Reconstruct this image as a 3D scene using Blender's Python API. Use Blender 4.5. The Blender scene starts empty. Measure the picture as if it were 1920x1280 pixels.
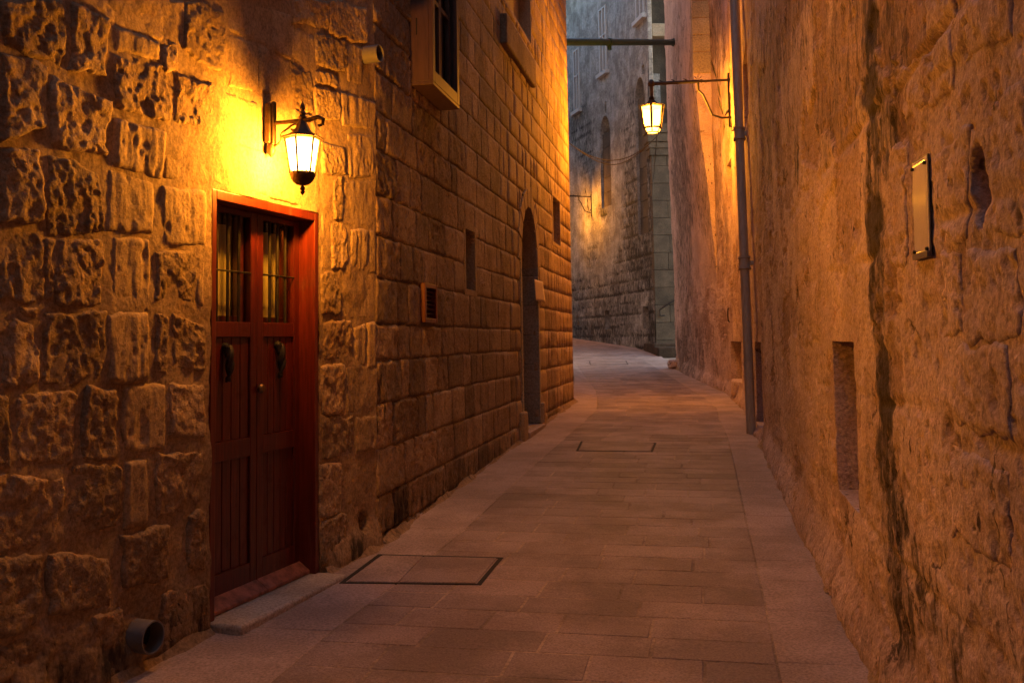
import bpy, bmesh, math, random
import numpy as np
from mathutils import Vector, Matrix, Euler

# ------------------------------------------------------------------ camera, sky, exposure
SC = bpy.context.scene
COL = SC.collection
EYE = 1.6
FPX, CX, PY = 1800.0, 960.0, 512.0          # focal length and principal point for a 1920 px wide frame
PITCH, ROLL = math.radians(4.0), 0.016
cam_data = bpy.data.cameras.new('camera')
cam = bpy.data.objects.new('camera', cam_data)
COL.objects.link(cam)
CAMROT = Matrix.Rotation(math.radians(90) + PITCH, 3, 'X') @ Matrix.Rotation(-ROLL, 3, 'Z')
cam.rotation_euler = CAMROT.to_euler()
cam.location = (0, 0, EYE)
cam_data.sensor_width = 36.0
cam_data.lens = FPX / 1920 * 36.0
cam_data.shift_y = (PY - 640) / 1920.0
cam_data.clip_start, cam_data.clip_end = 0.05, 600
SC.camera = cam

world = bpy.data.worlds.new('World')
SC.world = world
world.use_nodes = True
wn, wl = world.node_tree.nodes, world.node_tree.links
wn.clear()
sky = wn.new('ShaderNodeTexSky')
sky.sky_type = 'NISHITA'
sky.sun_disc = False
sky.sun_elevation = math.radians(12.0)
sky.sun_rotation = math.radians(90)
sky.altitude = 200
bg = wn.new('ShaderNodeBackground')
SKY_STRENGTH = 0.053
bg.inputs['Strength'].default_value = SKY_STRENGTH
wo = wn.new('ShaderNodeOutputWorld')
wl.new(sky.outputs[0], bg.inputs[0])
wl.new(bg.outputs[0], wo.inputs[0])

SC.view_settings.view_transform = 'Standard'
SC.view_settings.look = 'None'
SC.view_settings.exposure = 3.4
SC.view_settings.gamma = 1.0
SC.view_settings.use_curve_mapping = False
SC.render.engine = 'CYCLES'
SC.cycles.use_denoising = True
SC.cycles.max_bounces = 8
SC.cycles.diffuse_bounces = 4
SC.cycles.transparent_max_bounces = 12
SC.cycles.sample_clamp_indirect = 4.0
SC.cycles.caustics_reflective = False
SC.cycles.caustics_refractive = False
LAMP_COLOR = (1.0, 0.345, 0.020)
LAMP_NEAR, LAMP_STREET, LAMP_FAR = 29.0, 108.0, 68.0

R = random.Random(7)

# ------------------------------------------------------------------ noise
def _h(i, j, k, seed):
    with np.errstate(over='ignore'):
        n = (i.astype(np.int64) * 374761393 + j.astype(np.int64) * 668265263 + k.astype(np.int64) * 2147483647 + seed * 144665) & 0xFFFFFFFF
        n = ((n ^ (n >> 13)) * 1274126177) & 0xFFFFFFFF
        n = ((n ^ (n >> 15)) * 2246822519) & 0xFFFFFFFF
        n = n ^ (n >> 16)
    return (n & 0xFFFF) / 32767.5 - 1.0

def vnoise(x, y, z, seed=0):
    xi, yi, zi = np.floor(x), np.floor(y), np.floor(z)
    fx, fy, fz = x - xi, y - yi, z - zi
    fx, fy, fz = fx*fx*fx*(fx*(fx*6-15)+10), fy*fy*fy*(fy*(fy*6-15)+10), fz*fz*(3-2*fz)
    r = 0
    for a in (0, 1):
        wa = fx if a else 1 - fx
        for b in (0, 1):
            wb = fy if b else 1 - fy
            for c in (0, 1):
                wc = fz if c else 1 - fz
                r = r + wa * wb * wc * _h(xi + a, yi + b, zi + c, seed)
    return r

def fbm(x, y, z=None, octv=4, gain=0.5, seed=0, ridged=False):
    x = np.asarray(x, float); y = np.asarray(y, float)
    z = np.zeros_like(x) if z is None else np.zeros_like(x) + z
    amp, tot, r, f = 1.0, 0.0, 0, 1.0
    for o in range(octv):
        n = vnoise(x * f, y * f, z * f, seed + o * 17)
        if ridged:
            n = 1 - 2 * np.abs(n)
        r = r + amp * n
        tot += amp
        amp *= gain
        f *= 2.03
    return r / tot

def pits(x, y, seed=0, keep=0.5):
    """0..1 bowl-shaped holes scattered over cells of size one"""
    xi, yi = np.floor(x), np.floor(y)
    best = np.zeros_like(x)
    z0 = np.zeros_like(x)
    for a in (-1, 0, 1):
        for b in (-1, 0, 1):
            cx, cy = xi + a, yi + b
            px = cx + 0.5 + 0.45 * _h(cx, cy, z0, seed)
            py = cy + 0.5 + 0.45 * _h(cx, cy, z0, seed + 1)
            rr = 0.28 + 0.22 * _h(cx, cy, z0, seed + 2)
            on = _h(cx, cy, z0, seed + 3) < keep * 2 - 1
            d = np.sqrt((x - px)**2 + (y - py)**2) / np.maximum(rr, 0.08)
            v = np.clip(1 - d * d, 0, 1) * on
            best = np.maximum(best, v)
    return best

def facets(x, y, seed=0):
    """broken-stone facets: each cell a small tilted plane"""
    xi, yi = np.floor(x), np.floor(y)
    bd = np.full_like(x, 9.0); r = np.zeros_like(x); z0 = np.zeros_like(x)
    for a in (-1, 0, 1):
        for b in (-1, 0, 1):
            cx, cy = xi + a, yi + b
            px = cx + 0.5 + 0.48 * _h(cx, cy, z0, seed); py = cy + 0.5 + 0.48 * _h(cx, cy, z0, seed + 1)
            d = (x - px)**2 + (y - py)**2
            v = 0.5 * _h(cx, cy, z0, seed + 2) + _h(cx, cy, z0, seed + 3) * (x - px) + _h(cx, cy, z0, seed + 4) * (y - py)
            r = np.where(d < bd, v, r); bd = np.minimum(d, bd)
    return r

def sstep(a, b, x):
    t = np.clip((x - a) / (b - a), 0, 1)
    return t * t * (3 - 2 * t)

# ------------------------------------------------------------------ surveying: sight lines, ground and wall planes
def ray(u, v):
    return (CAMROT @ Vector(((u - CX) / FPX, -(v - PY) / FPX, -1.0))).normalized()

def project(p):
    c = CAMROT.transposed() @ (Vector(p) - Vector((0, 0, EYE)))
    if c.z > -0.05:
        return None
    return (CX + FPX * c.x / -c.z, PY - FPX * c.y / -c.z)

def g(y):
    """height of the street, which climbs away from the viewer"""
    if y > 46:
        return 0.0267 * 46 + 0.001 * 26**2 + (0.0267 + 0.052) * (y - 46)
    return 0.0267 * y + 0.001 * max(0.0, y - 20)**2

def gnp(y):
    y = np.asarray(y, float)
    return np.where(y > 46, 0.0267 * 46 + 0.676 + 0.0787 * (y - 46), 0.0267 * y + 0.001 * np.maximum(0, y - 20)**2)

def ground(u, v):
    d = ray(u, v)
    lo, hi = 0.5, 0.5
    f = lambda t: EYE + d.z * t - g(d.y * t)
    while f(hi) > 0 and hi < 90:
        hi += 0.25
    lo = hi - 0.25
    for _ in range(40):
        m = (lo + hi) / 2
        if f(m) > 0: lo = m
        else: hi = m
    return Vector((d.x * hi, d.y * hi))

class PolyWall:
    """a vertical wall over a plan polyline; s runs along it, h is height, d stands off it towards the street"""
    def __init__(self, pts, side=1, s_zero=None):
        self.p = [Vector(q) for q in pts]
        self.S = [0.0]
        for a, b in zip(self.p, self.p[1:]):
            self.S.append(self.S[-1] + (b - a).length)
        self.side = side
        self.tn = []
        for a, b in zip(self.p, self.p[1:]):
            t = (b - a).normalized()
            self.tn.append((t, Vector((t.y, -t.x)) * side))
        vn = []
        for i in range(len(self.p)):
            k = [self.tn[j][1] for j in (i - 1, i) if 0 <= j < len(self.tn)]
            n = sum(k, Vector((0, 0))).normalized()
            n = n / max(0.5, n.dot(k[0]))
            vn.append(n)
        self.P = np.array([list(q) for q in self.p]); self.N = np.array([list(q) for q in vn]); self.Sa = np.array(self.S)
    def arr(self, s, h, d):
        s = np.asarray(s, float)
        x = np.interp(s, self.Sa, self.P[:, 0]); y = np.interp(s, self.Sa, self.P[:, 1])
        lo = s < self.Sa[0]; hi = s > self.Sa[-1]
        t0, t1 = self.tn[0][0], self.tn[-1][0]
        x = np.where(lo, self.P[0, 0] + (s - self.Sa[0]) * t0.x, np.where(hi, self.P[-1, 0] + (s - self.Sa[-1]) * t1.x, x))
        y = np.where(lo, self.P[0, 1] + (s - self.Sa[0]) * t0.y, np.where(hi, self.P[-1, 1] + (s - self.Sa[-1]) * t1.y, y))
        nx = np.interp(s, self.Sa, self.N[:, 0]); ny = np.interp(s, self.Sa, self.N[:, 1])
        return np.stack([x + nx * d, y + ny * d, np.zeros_like(s) + h], -1)
    def pt(self, s, h, d=0.0):
        return Vector(self.arr(np.array([s]), h, d)[0])
    def nrm(self, s):
        a = self.pt(s, 0, 0); b = self.pt(s, 0, 1)
        return (b - a).normalized()
    def tan(self, s):
        return (self.pt(s + .01, 0, 0) - self.pt(s - .01, 0, 0)).normalized()
    def foot(self, s):
        return g(self.pt(s, 0).y)
    def pix(self, u, v, d=0.0):
        r = ray(u, v); o = Vector((0, 0, EYE))
        best = None
        for i, (t, n) in enumerate(self.tn):
            a = self.p[i] + n * d
            den = r.x * n.x + r.y * n.y
            if abs(den) < 1e-6: continue
            k = ((a.x) * n.x + (a.y) * n.y) / den
            if k <= 0: continue
            q = Vector((r.x * k, r.y * k))
            s = (q - a).dot(t) + self.S[i]
            lo = -1e3 if i == 0 else self.S[i] - 1e-3
            hi = 1e3 if i == len(self.tn) - 1 else self.S[i + 1] + 1e-3
            if lo <= s <= hi and (best is None or k < best[0]):
                best = (k, s, EYE + r.z * k)
        if best is None:
            raise ValueError('no wall there %s %s' % (u, v))
        return best[1], best[2]

WL = PolyWall([ground(393, 1183), ground(705, 1022)], 1)                    # rough house, left
WD = PolyWall([ground(705, 1022), ground(1076, 752)], 1)                    # dressed house, left
_r = [ground(1665, 1280), ground(1440, 845), ground(1405, 770), ground(1365, 735), ground(1268, 690)]
_b = _r[0] + (_r[0] - _r[1]).normalized() * 11.0
WR = PolyWall([_b] + _r, -1)
EOFF = (_b - _r[0]).length
_f = [ground(1230, 660), ground(1154, 645), ground(1077, 632)]
_f += [_f[-1] + (_f[-1] - _f[-2]).normalized().lerp(Vector((-1, .5)), .35).normalized() * 5, Vector((-6, 51.5)), Vector((-18, 55))]  # unseen run past the bend, added to shut out low sky light
WF = PolyWall(_f, -1)
_e = _r[-1]
WP = PolyWall([_f[0] + Vector((1.6, 0.1)), _f[0]], -1)                       # short face turned to the viewer

# ------------------------------------------------------------------ mesh helpers
def tag(o, label=None, cat=None, group=None, kind=None):
    if label: o['label'] = label
    if cat: o['category'] = cat
    if group: o['group'] = group
    if kind: o['kind'] = kind
    return o

def thing(name, label, cat, loc, group=None):
    o = bpy.data.objects.new(name, None)
    o.empty_display_size = 0.2
    o.location = loc
    COL.objects.link(o)
    return tag(o, label, cat, group)

def base_of(o):
    b = Vector((0, 0, 0))
    while o is not None:
        b = b + Vector(o.location)
        o = o.parent
    return b

def mesh_obj(name, V, F, mat, parent=None, smooth=False, attrs=None, origin=None):
    V = np.asarray(V, float)
    off = base_of(parent) if parent is not None else Vector((0, 0, 0))
    loc = Vector((0, 0, 0))
    if origin is not None:
        loc = Vector(origin) - off
        off = Vector(origin)
    V = V - np.array(list(off))
    me = bpy.data.meshes.new(name)
    if isinstance(F, np.ndarray):
        n, k = F.shape
        me.vertices.add(len(V)); me.vertices.foreach_set('co', V.astype(np.float32).ravel())
        me.loops.add(n * k); me.loops.foreach_set('vertex_index', F.astype(np.int32).ravel())
        me.polygons.add(n); me.polygons.foreach_set('loop_start', (np.arange(n) * k).astype(np.int32))
        me.update(calc_edges=True)
    else:
        me.from_pydata([tuple(v) for v in V], [], F)
    for k, a in (attrs or {}).items():
        at = me.attributes.new(k, 'FLOAT', 'POINT')
        at.data.foreach_set('value', np.asarray(a, np.float32))
    if smooth:
        me.polygons.foreach_set('use_smooth', np.ones(len(me.polygons), bool))
    if mat is not None:
        me.materials.append(mat)
    me.validate()
    o = bpy.data.objects.new(name, me)
    COL.objects.link(o)
    if parent is not None:
        o.parent = parent
    o.location = loc
    return o

class MB:
    def __init__(self): self.v = []; self.f = []
    def add(self, vs, fs):
        n = len(self.v)
        self.v += [tuple(x) for x in vs]
        self.f += [tuple(i + n for i in q) for q in fs]
        return self
    def box8(self, c):
        return self.add(c, [(0, 1, 2, 3), (7, 6, 5, 4), (0, 4, 5, 1), (1, 5, 6, 2), (2, 6, 7, 3), (3, 7, 4, 0)])
    def wbox(self, W, s0, s1, h0, h1, d0, d1):
        c = [W.pt(s, h, d) for d in (d0, d1) for (s, h) in ((s0, h0), (s1, h0), (s1, h1), (s0, h1))]
        return self.box8(c)
    def quad(self, a, b, c, d):
        return self.add([a, b, c, d], [(0, 1, 2, 3)])
    def tube(self, path, rad, n=8, caps=True):
        path = [Vector(p) for p in path]
        rad = [rad] * len(path) if not isinstance(rad, (list, tuple)) else rad
        vs, fs = [], []
        up = None
        for i, p in enumerate(path):
            t = (path[min(i + 1, len(path) - 1)] - path[max(i - 1, 0)]).normalized()
            if up is None:
                up = Vector((0, 0, 1)) if abs(t.z) < .9 else Vector((1, 0, 0))
            a = (up - t * up.dot(t))
            if a.length < 1e-4: a = t.orthogonal()
            a.normalize(); b = t.cross(a); up = a
            for k in range(n):
                q = 2 * math.pi * k / n
                vs.append(p + (a * math.cos(q) + b * math.sin(q)) * rad[i])
        for i in range(len(path) - 1):
            for k in range(n):
                fs.append((i*n+k, i*n+(k+1) % n, (i+1)*n+(k+1) % n, (i+1)*n+k))
        if caps:
            fs.append(tuple(range(n))[::-1]); fs.append(tuple((len(path)-1)*n + k for k in range(n)))
        return self.add(vs, fs)
    def lathe(self, prof, c, n=12, axis=None, rot=0.0, caps=True):
        """prof: (radius, distance along axis)"""
        ax = Vector(axis).normalized() if axis is not None else Vector((0, 0, 1))
        a = Vector((1, 0, 0)) if abs(ax.x) < .9 else Vector((0, 1, 0))
        a = (a - ax * a.dot(ax)).normalized(); b = ax.cross(a)
        c = Vector(c); vs, fs = [], []
        for (r, z) in prof:
            for k in range(n):
                q = 2 * math.pi * k / n + rot
                vs.append(c + ax * z + (a * math.cos(q) + b * math.sin(q)) * r)
        m = len(prof)
        for i in range(m - 1):
            for k in range(n):
                fs.append((i*n+k, i*n+(k+1) % n, (i+1)*n+(k+1) % n, (i+1)*n+k))
        if caps:
            fs.append(tuple(range(n))[::-1]); fs.append(tuple((m-1)*n + k for k in range(n)))
        return self.add(vs, fs)
    def build(self, name, mat, parent=None, smooth=False, bevel=0.0, fix=True, origin=None):
        o = mesh_obj(name, self.v, self.f, mat, parent, origin=origin)
        if fix:
            bm = bmesh.new(); bm.from_mesh(o.data)
            bmesh.ops.recalc_face_normals(bm, faces=bm.faces)
            bm.to_mesh(o.data); bm.free()
        if smooth:
            o.data.polygons.foreach_set('use_smooth', np.ones(len(o.data.polygons), bool))
            o.data.set_sharp_from_angle(angle=math.radians(40))
        if bevel:
            m = o.modifiers.new('bevel', 'BEVEL'); m.width = bevel; m.segments = 2; m.limit_method = 'ANGLE'
        return o

# ------------------------------------------------------------------ materials
def new_mat(name):
    m = bpy.data.materials.new(name); m.use_nodes = True
    nt = m.node_tree; nt.nodes.clear()
    out = nt.nodes.new('ShaderNodeOutputMaterial')
    b = nt.nodes.new('ShaderNodeBsdfPrincipled')
    nt.links.new(b.outputs[0], out.inputs[0])
    return m, nt, b, out

def N(nt, t, **kw):
    n = nt.nodes.new(t)
    for k, v in kw.items():
        if k in n.inputs: n.inputs[k].default_value = v
        else: setattr(n, k, v)
    return n

def mth(nt, op, a, b=None, clamp=False):
    n = nt.nodes.new('ShaderNodeMath'); n.operation = op; n.use_clamp = clamp
    for i, x in enumerate((a, b)):
        if x is None: continue
        if isinstance(x, (int, float)): n.inputs[i].default_value = x
        else: nt.links.new(x, n.inputs[i])
    return n.outputs[0]

def mixc(nt, fac, a, b, mode='MIX'):
    n = nt.nodes.new('ShaderNodeMix'); n.data_type = 'RGBA'; n.blend_type = mode
    for i, x in ((0, fac), (6, a), (7, b)):
        if isinstance(x, (int, float)): n.inputs[i].default_value = x
        elif isinstance(x, tuple): n.inputs[i].default_value = (*x, 1) if len(x) == 3 else x
        else: nt.links.new(x, n.inputs[i])
    return n.outputs[2]

def ramp(nt, x, a, b):
    n = nt.nodes.new('ShaderNodeMapRange'); n.interpolation_type = 'SMOOTHSTEP'
    nt.links.new(x, n.inputs[0]); n.inputs[1].default_value = a; n.inputs[2].default_value = b
    return n.outputs[0]

def coords(nt, scale=(1, 1, 1)):
    gpos = nt.nodes.new('ShaderNodeTexCoord').outputs['Object']
    if scale == (1, 1, 1): return gpos
    m = nt.nodes.new('ShaderNodeMapping'); m.inputs['Scale'].default_value = scale
    nt.links.new(gpos, m.inputs[0]); return m.outputs[0]

def noise(nt, vec, scale, detail=5, rough=0.6):
    n = nt.nodes.new('ShaderNodeTexNoise'); n.inputs['Scale'].default_value = scale
    n.inputs['Detail'].default_value = detail; n.inputs['Roughness'].default_value = rough
    nt.links.new(vec, n.inputs['Vector']); return n.outputs[0]

def stone_mat(name, light, dark, rust=None, bump=0.5, fine=45.0, pit=26.0, lichen=0.0, rnd=0.25, rough=0.9, streak=0.0, specks=0.0, cracks=0.0, soot=(0.018, 0.016, 0.015)):
    m, nt, b, out = new_mat(name)
    co = coords(nt)
    big = noise(nt, co, 1.7, 4, 0.6)
    mid = noise(nt, co, 7.0, 8, 0.70)
    fin = noise(nt, co, fine, 6, 0.7)
    c = mixc(nt, ramp(nt, big, 0.36, 0.66), dark, light)
    if rust: c = mixc(nt, mth(nt, 'MULTIPLY', ramp(nt, mid, 0.50, 0.72), 0.6), c, rust)
    c = mixc(nt, 0.75, c, mixc(nt, ramp(nt, fin, 0.3, 0.68), (0.45, 0.43, 0.42), (1.2, 1.2, 1.2)), 'MULTIPLY')
    tn = nt.nodes.new('ShaderNodeAttribute'); tn.attribute_name = 'tone'
    c = mixc(nt, tn.outputs['Fac'], c, mixc(nt, 1.0, c, (0.66, 0.60, 0.56), 'MULTIPLY'))
    if streak:
        sk = noise(nt, coords(nt, (5, 5, 0.45)), 2.2, 6, 0.68)
        c = mixc(nt, streak, c, mixc(nt, ramp(nt, sk, 0.34, 0.62), (0.55, 0.52, 0.52), (1.1, 1.1, 1.1)), 'MULTIPLY')
    if specks:
        vs_ = nt.nodes.new('ShaderNodeTexVoronoi'); vs_.inputs['Scale'].default_value = 13.0
        dv = nt.nodes.new('ShaderNodeVectorMath'); dv.operation = 'MULTIPLY_ADD'; dv.inputs[1].default_value = (.035, .035, .07)
        nc = nt.nodes.new('ShaderNodeTexNoise'); nc.inputs['Scale'].default_value = 22.0; nt.links.new(co, nc.inputs['Vector'])
        nt.links.new(nc.outputs['Color'], dv.inputs[0]); nt.links.new(coords(nt, (1, 1, .5)), dv.inputs[2]); nt.links.new(dv.outputs[0], vs_.inputs['Vector'])
        gate = ramp(nt, noise(nt, co, 3.0, 4, .6), .47, .60)
        sp = mth(nt, 'MULTIPLY', mth(nt, 'SUBTRACT', 1.0, ramp(nt, vs_.outputs['Distance'], .10, .22)), gate)
        c = mixc(nt, mth(nt, 'MULTIPLY', sp, specks), c, (0.045, 0.030, 0.021))
    if cracks:
        ve = nt.nodes.new('ShaderNodeTexVoronoi'); ve.feature = 'DISTANCE_TO_EDGE'; ve.inputs['Scale'].default_value = 1.7
        dw = nt.nodes.new('ShaderNodeVectorMath'); dw.operation = 'MULTIPLY_ADD'; dw.inputs[1].default_value = (.30, .30, .30)
        nw = nt.nodes.new('ShaderNodeTexNoise'); nw.inputs['Scale'].default_value = 4.0; nw.inputs['Detail'].default_value = 8.0; nw.inputs['Roughness'].default_value = .7; nt.links.new(co, nw.inputs['Vector'])
        nt.links.new(nw.outputs['Color'], dw.inputs[0]); nt.links.new(coords(nt, (1, 1, .6)), dw.inputs[2]); nt.links.new(dw.outputs[0], ve.inputs['Vector'])
        gate2 = ramp(nt, noise(nt, co, 1.3, 5, .6), .50, .58)
        ck = mth(nt, 'MULTIPLY', mth(nt, 'SUBTRACT', 1.0, ramp(nt, ve.outputs['Distance'], .004, .020)), gate2)
        c = mixc(nt, mth(nt, 'MULTIPLY', ck, cracks), c, (0.05, 0.034, 0.025))
    oi = nt.nodes.new('ShaderNodeObjectInfo').outputs['Random']
    k = mth(nt, 'ADD', mth(nt, 'MULTIPLY', oi, 2 * rnd), 1.0 - rnd)
    kk = nt.nodes.new('ShaderNodeCombineColor')
    for i in range(3): nt.links.new(k, kk.inputs[i])
    c = mixc(nt, 1.0, c, kk.outputs[0], 'MULTIPLY')
    att = nt.nodes.new('ShaderNodeAttribute'); att.attribute_name = 'stain'
    st = noise(nt, coords(nt, (3.0, 3.0, 0.8)), 5.0, 7, 0.72)
    a = mth(nt, 'ADD', att.outputs['Fac'], mth(nt, 'MULTIPLY', mth(nt, 'SUBTRACT', st, 0.5), 1.7))
    soot_f = mth(nt, 'MULTIPLY', ramp(nt, a, 0.26, 0.76), 0.90)
    if lichen:
        soot_f = mth(nt, 'MAXIMUM', soot_f, mth(nt, 'MULTIPLY', ramp(nt, mth(nt, 'ADD', big, mth(nt, 'MULTIPLY', mth(nt, 'SUBTRACT', st, .5), 1.2)), 0.70 - lichen, 0.86 - lichen), 0.75))
    c = mixc(nt, soot_f, c, soot)
    nt.links.new(c, b.inputs['Base Color'])
    b.inputs['Roughness'].default_value = rough
    b.inputs['Specular IOR Level'].default_value = 0.25
    vo = nt.nodes.new('ShaderNodeTexVoronoi'); vo.inputs['Scale'].default_value = pit
    nt.links.new(co, vo.inputs['Vector'])
    hol = ramp(nt, vo.outputs['Distance'], 0.0, 0.42)
    grit = noise(nt, co, fine * 3.1, 3, 0.6)
    hol = mth(nt, 'MULTIPLY', hol, ramp(nt, noise(nt, co, pit * .45, 3, .5), .42, .60))
    hgt = mth(nt, 'ADD', mth(nt, 'ADD', mth(nt, 'MULTIPLY', hol, 0.35), mth(nt, 'MULTIPLY', grit, .22)), mth(nt, 'ADD', mth(nt, 'MULTIPLY', fin, 0.8), mth(nt, 'MULTIPLY', mid, 0.9)))
    bp = nt.nodes.new('ShaderNodeBump'); bp.inputs['Strength'].default_value = bump; bp.inputs['Distance'].default_value = 0.03
    nt.links.new(hgt, bp.inputs['Height']); nt.links.new(bp.outputs[0], b.inputs['Normal'])
    return m

def plain_mat(name, color, rough=0.5, metal=0.0, var=0.25, scale=18.0, bump=0.0, stretch=(1, 1, 1), spec=0.5, coat=0.0):
    m, nt, b, out = new_mat(name)
    n = noise(nt, coords(nt, stretch), scale, 6, 0.65)
    c = mixc(nt, ramp(nt, n, 0.3, 0.7), tuple(x * (1 - var) for x in color), tuple(min(1, x * (1 + var)) for x in color))
    nt.links.new(c, b.inputs['Base Color'])
    b.inputs['Roughness'].default_value = rough; b.inputs['Metallic'].default_value = metal
    b.inputs['Specular IOR Level'].default_value = spec
    b.inputs['Coat Weight'].default_value = coat; b.inputs['Coat Roughness'].default_value = 0.2
    if bump:
        bp = nt.nodes.new('ShaderNodeBump'); bp.inputs['Strength'].default_value = bump; bp.inputs['Distance'].default_value = 0.01
        nt.links.new(n, bp.inputs['Height']); nt.links.new(bp.outputs[0], b.inputs['Normal'])
    return m

def glass_mat(name, tint, gloss_rough=0.05, clear=0.85, edge=0.85):
    m, nt, b, out = new_mat(name)
    nt.nodes.remove(b)
    tr = N(nt, 'ShaderNodeBsdfTransparent'); tr.inputs[0].default_value = (*tint, 1)
    gl = N(nt, 'ShaderNodeBsdfGlossy'); gl.inputs['Roughness'].default_value = gloss_rough
    fr = N(nt, 'ShaderNodeLayerWeight'); fr.inputs[0].default_value = 0.5
    mx = N(nt, 'ShaderNodeMixShader')
    nt.links.new(mth(nt, 'ADD', mth(nt, 'MULTIPLY', mth(nt, 'POWER', fr.outputs[1], 4.0), edge), 1 - clear), mx.inputs[0])
    nt.links.new(tr.outputs[0], mx.inputs[1]); nt.links.new(gl.outputs[0], mx.inputs[2])
    nt.links.new(mx.outputs[0], out.inputs[0])
    return m

def lit_glass_mat(name, color, strength):
    m, nt, b, out = new_mat(name)
    nt.nodes.remove(b)
    tr = N(nt, 'ShaderNodeBsdfTransparent'); tr.inputs[0].default_value = (0.97, 0.95, 0.9, 1)
    em = N(nt, 'ShaderNodeEmission'); em.inputs[0].default_value = (*color, 1); em.inputs[1].default_value = strength
    ad = N(nt, 'ShaderNodeAddShader')
    nt.links.new(tr.outputs[0], ad.inputs[0]); nt.links.new(em.outputs[0], ad.inputs[1])
    nt.links.new(ad.outputs[0], out.inputs[0])
    return m

M = {}
M['rubble'] = stone_mat('rubble_limestone', (0.46, 0.34, 0.215), (0.30, 0.205, 0.125), rust=(0.34, 0.19, 0.085), bump=0.65, specks=0.3, lichen=0.0, rnd=0.22)
M['smooth'] = stone_mat('smooth_limestone', (0.46, 0.34, 0.21), (0.37, 0.265, 0.16), rust=(0.40, 0.25, 0.12), bump=0.34, specks=0.5, fine=60, pit=14, rnd=0.12, streak=0.3)
M['mortar'] = stone_mat('lime_mortar', (0.40, 0.29, 0.18), (0.30, 0.21, 0.13), rust=(0.33, 0.20, 0.10), bump=0.30, fine=50, pit=20, lichen=0.0, rnd=0.0)
M['dressed'] = stone_mat('dressed_limestone', (0.42, 0.30, 0.185), (0.25, 0.17, 0.105), rust=(0.30, 0.175, 0.085), bump=0.55, specks=0.45, lichen=0.03, rnd=0.30, streak=0.0)
M['shaded_ashlar'] = stone_mat('ashlar_painted_shade', (0.12, 0.096, 0.070), (0.08, 0.064, 0.048), bump=0.25, fine=40, pit=9, rnd=0.13)  # darker copy of grey ashlar; the right wall's shade is put into the colour
M['joint'] = stone_mat('dark_joint', (0.33, 0.24, 0.155), (0.17, 0.12, 0.08), bump=0.3, rnd=0.0)
M['plaster'] = stone_mat('weathered_plaster', (0.66, 0.515, 0.48), (0.48, 0.365, 0.335), rust=(0.52, 0.33, 0.23), bump=0.48, specks=0.9, cracks=0.85, fine=55, pit=34, rnd=0.0, streak=0.0)
M['ashlar'] = stone_mat('grey_ashlar', (0.40, 0.34, 0.25), (0.33, 0.27, 0.19), bump=0.2, fine=40, pit=9, rnd=0.13)
M['farplaster'] = stone_mat('far_plaster', (0.40, 0.395, 0.375), (0.21, 0.20, 0.185), rust=(0.27, 0.23, 0.18), bump=0.5, fine=14, pit=6, rnd=0.0, streak=0.4)
M['slab'] = stone_mat('pale_paving', (0.43, 0.335, 0.305), (0.31, 0.238, 0.212), bump=0.14, fine=70, pit=30, rnd=0.09, rough=0.75)
M['sett'] = stone_mat('dark_paving', (0.335, 0.258, 0.24), (0.215, 0.16, 0.147), bump=0.30, fine=90, pit=55, rnd=0.17, rough=0.62)
M['bed'] = stone_mat('paving_mortar', (0.48, 0.38, 0.30), (0.20, 0.155, 0.125), bump=0.15, rnd=0.0)
M['wood'] = plain_mat('red_varnished_wood', (0.085, 0.010, 0.006), 0.40, var=0.35, scale=9, bump=0.12, stretch=(6, 6, 0.5), coat=0.25)
M['frame_wood'] = plain_mat('red_frame_wood', (0.12, 0.017, 0.008), 0.42, var=0.3, scale=9, bump=0.12, stretch=(6, 6, 0.5), coat=0.2)
M['box_wood'] = plain_mat('brown_painted_wood', (0.085, 0.042, 0.027), 0.55, var=0.2, scale=7, bump=0.1, stretch=(5, 5, 0.6))
M['scuffed'] = plain_mat('scuffed_red_wood', (0.26, 0.10, 0.07), 0.6, var=0.5, scale=14, bump=0.2, stretch=(1, 1, 1))
for k_ in ('wood', 'frame_wood'):
    nt_ = M[k_].node_tree; b_ = nt_.nodes['Principled BSDF']; old = b_.inputs['Base Color'].links[0].from_socket
    run = ramp(nt_, noise(nt_, coords(nt_, (9, 9, .7)), 3.0, 7, .7), .56, .70); rub = ramp(nt_, noise(nt_, coords(nt_), 5.0, 8, .72), .54, .70)
    col_ = mixc(nt_, mth(nt_, 'MULTIPLY', run, .40), old, (0.22, 0.085, 0.06)); col_ = mixc(nt_, mth(nt_, 'MULTIPLY', rub, .35), col_, (0.05, 0.012, 0.01))
    nt_.links.new(col_, b_.inputs['Base Color']); nt_.links.new(mth(nt_, 'ADD', mth(nt_, 'MULTIPLY', rub, .3), .36), b_.inputs['Roughness'])
M['step_stone'] = stone_mat('pale_step_stone', (0.56, 0.47, 0.38), (0.42, 0.34, 0.265), bump=0.2, fine=60, pit=24, rnd=0.0, specks=0.25)
M['iron'] = plain_mat('black_iron', (0.022, 0.018, 0.016), 0.55, metal=0.3, var=0.4, scale=30, bump=0.2)
M['lamp_iron'] = plain_mat('brown_cast_metal', (0.06, 0.035, 0.018), 0.5, metal=0.5, var=0.4, scale=30, bump=0.15)
M['brass'] = plain_mat('dull_brass', (0.18, 0.115, 0.05), 0.4, metal=0.8)
M['pvc'] = plain_mat('grey_plastic', (0.15, 0.142, 0.145), 0.45, var=0.1, scale=10)
M['downpipe'] = plain_mat('grey_painted_pipe', (0.30, 0.262, 0.235), 0.5, var=0.18, scale=8, stretch=(3, 3, .6))
M['dark_stone'] = stone_mat('dark_brown_stone', (0.075, 0.052, 0.036), (0.04, 0.028, 0.02), bump=0.4, rnd=0.0)  # niche backs: soffit shade put into the colour; steps are simply dark
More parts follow.
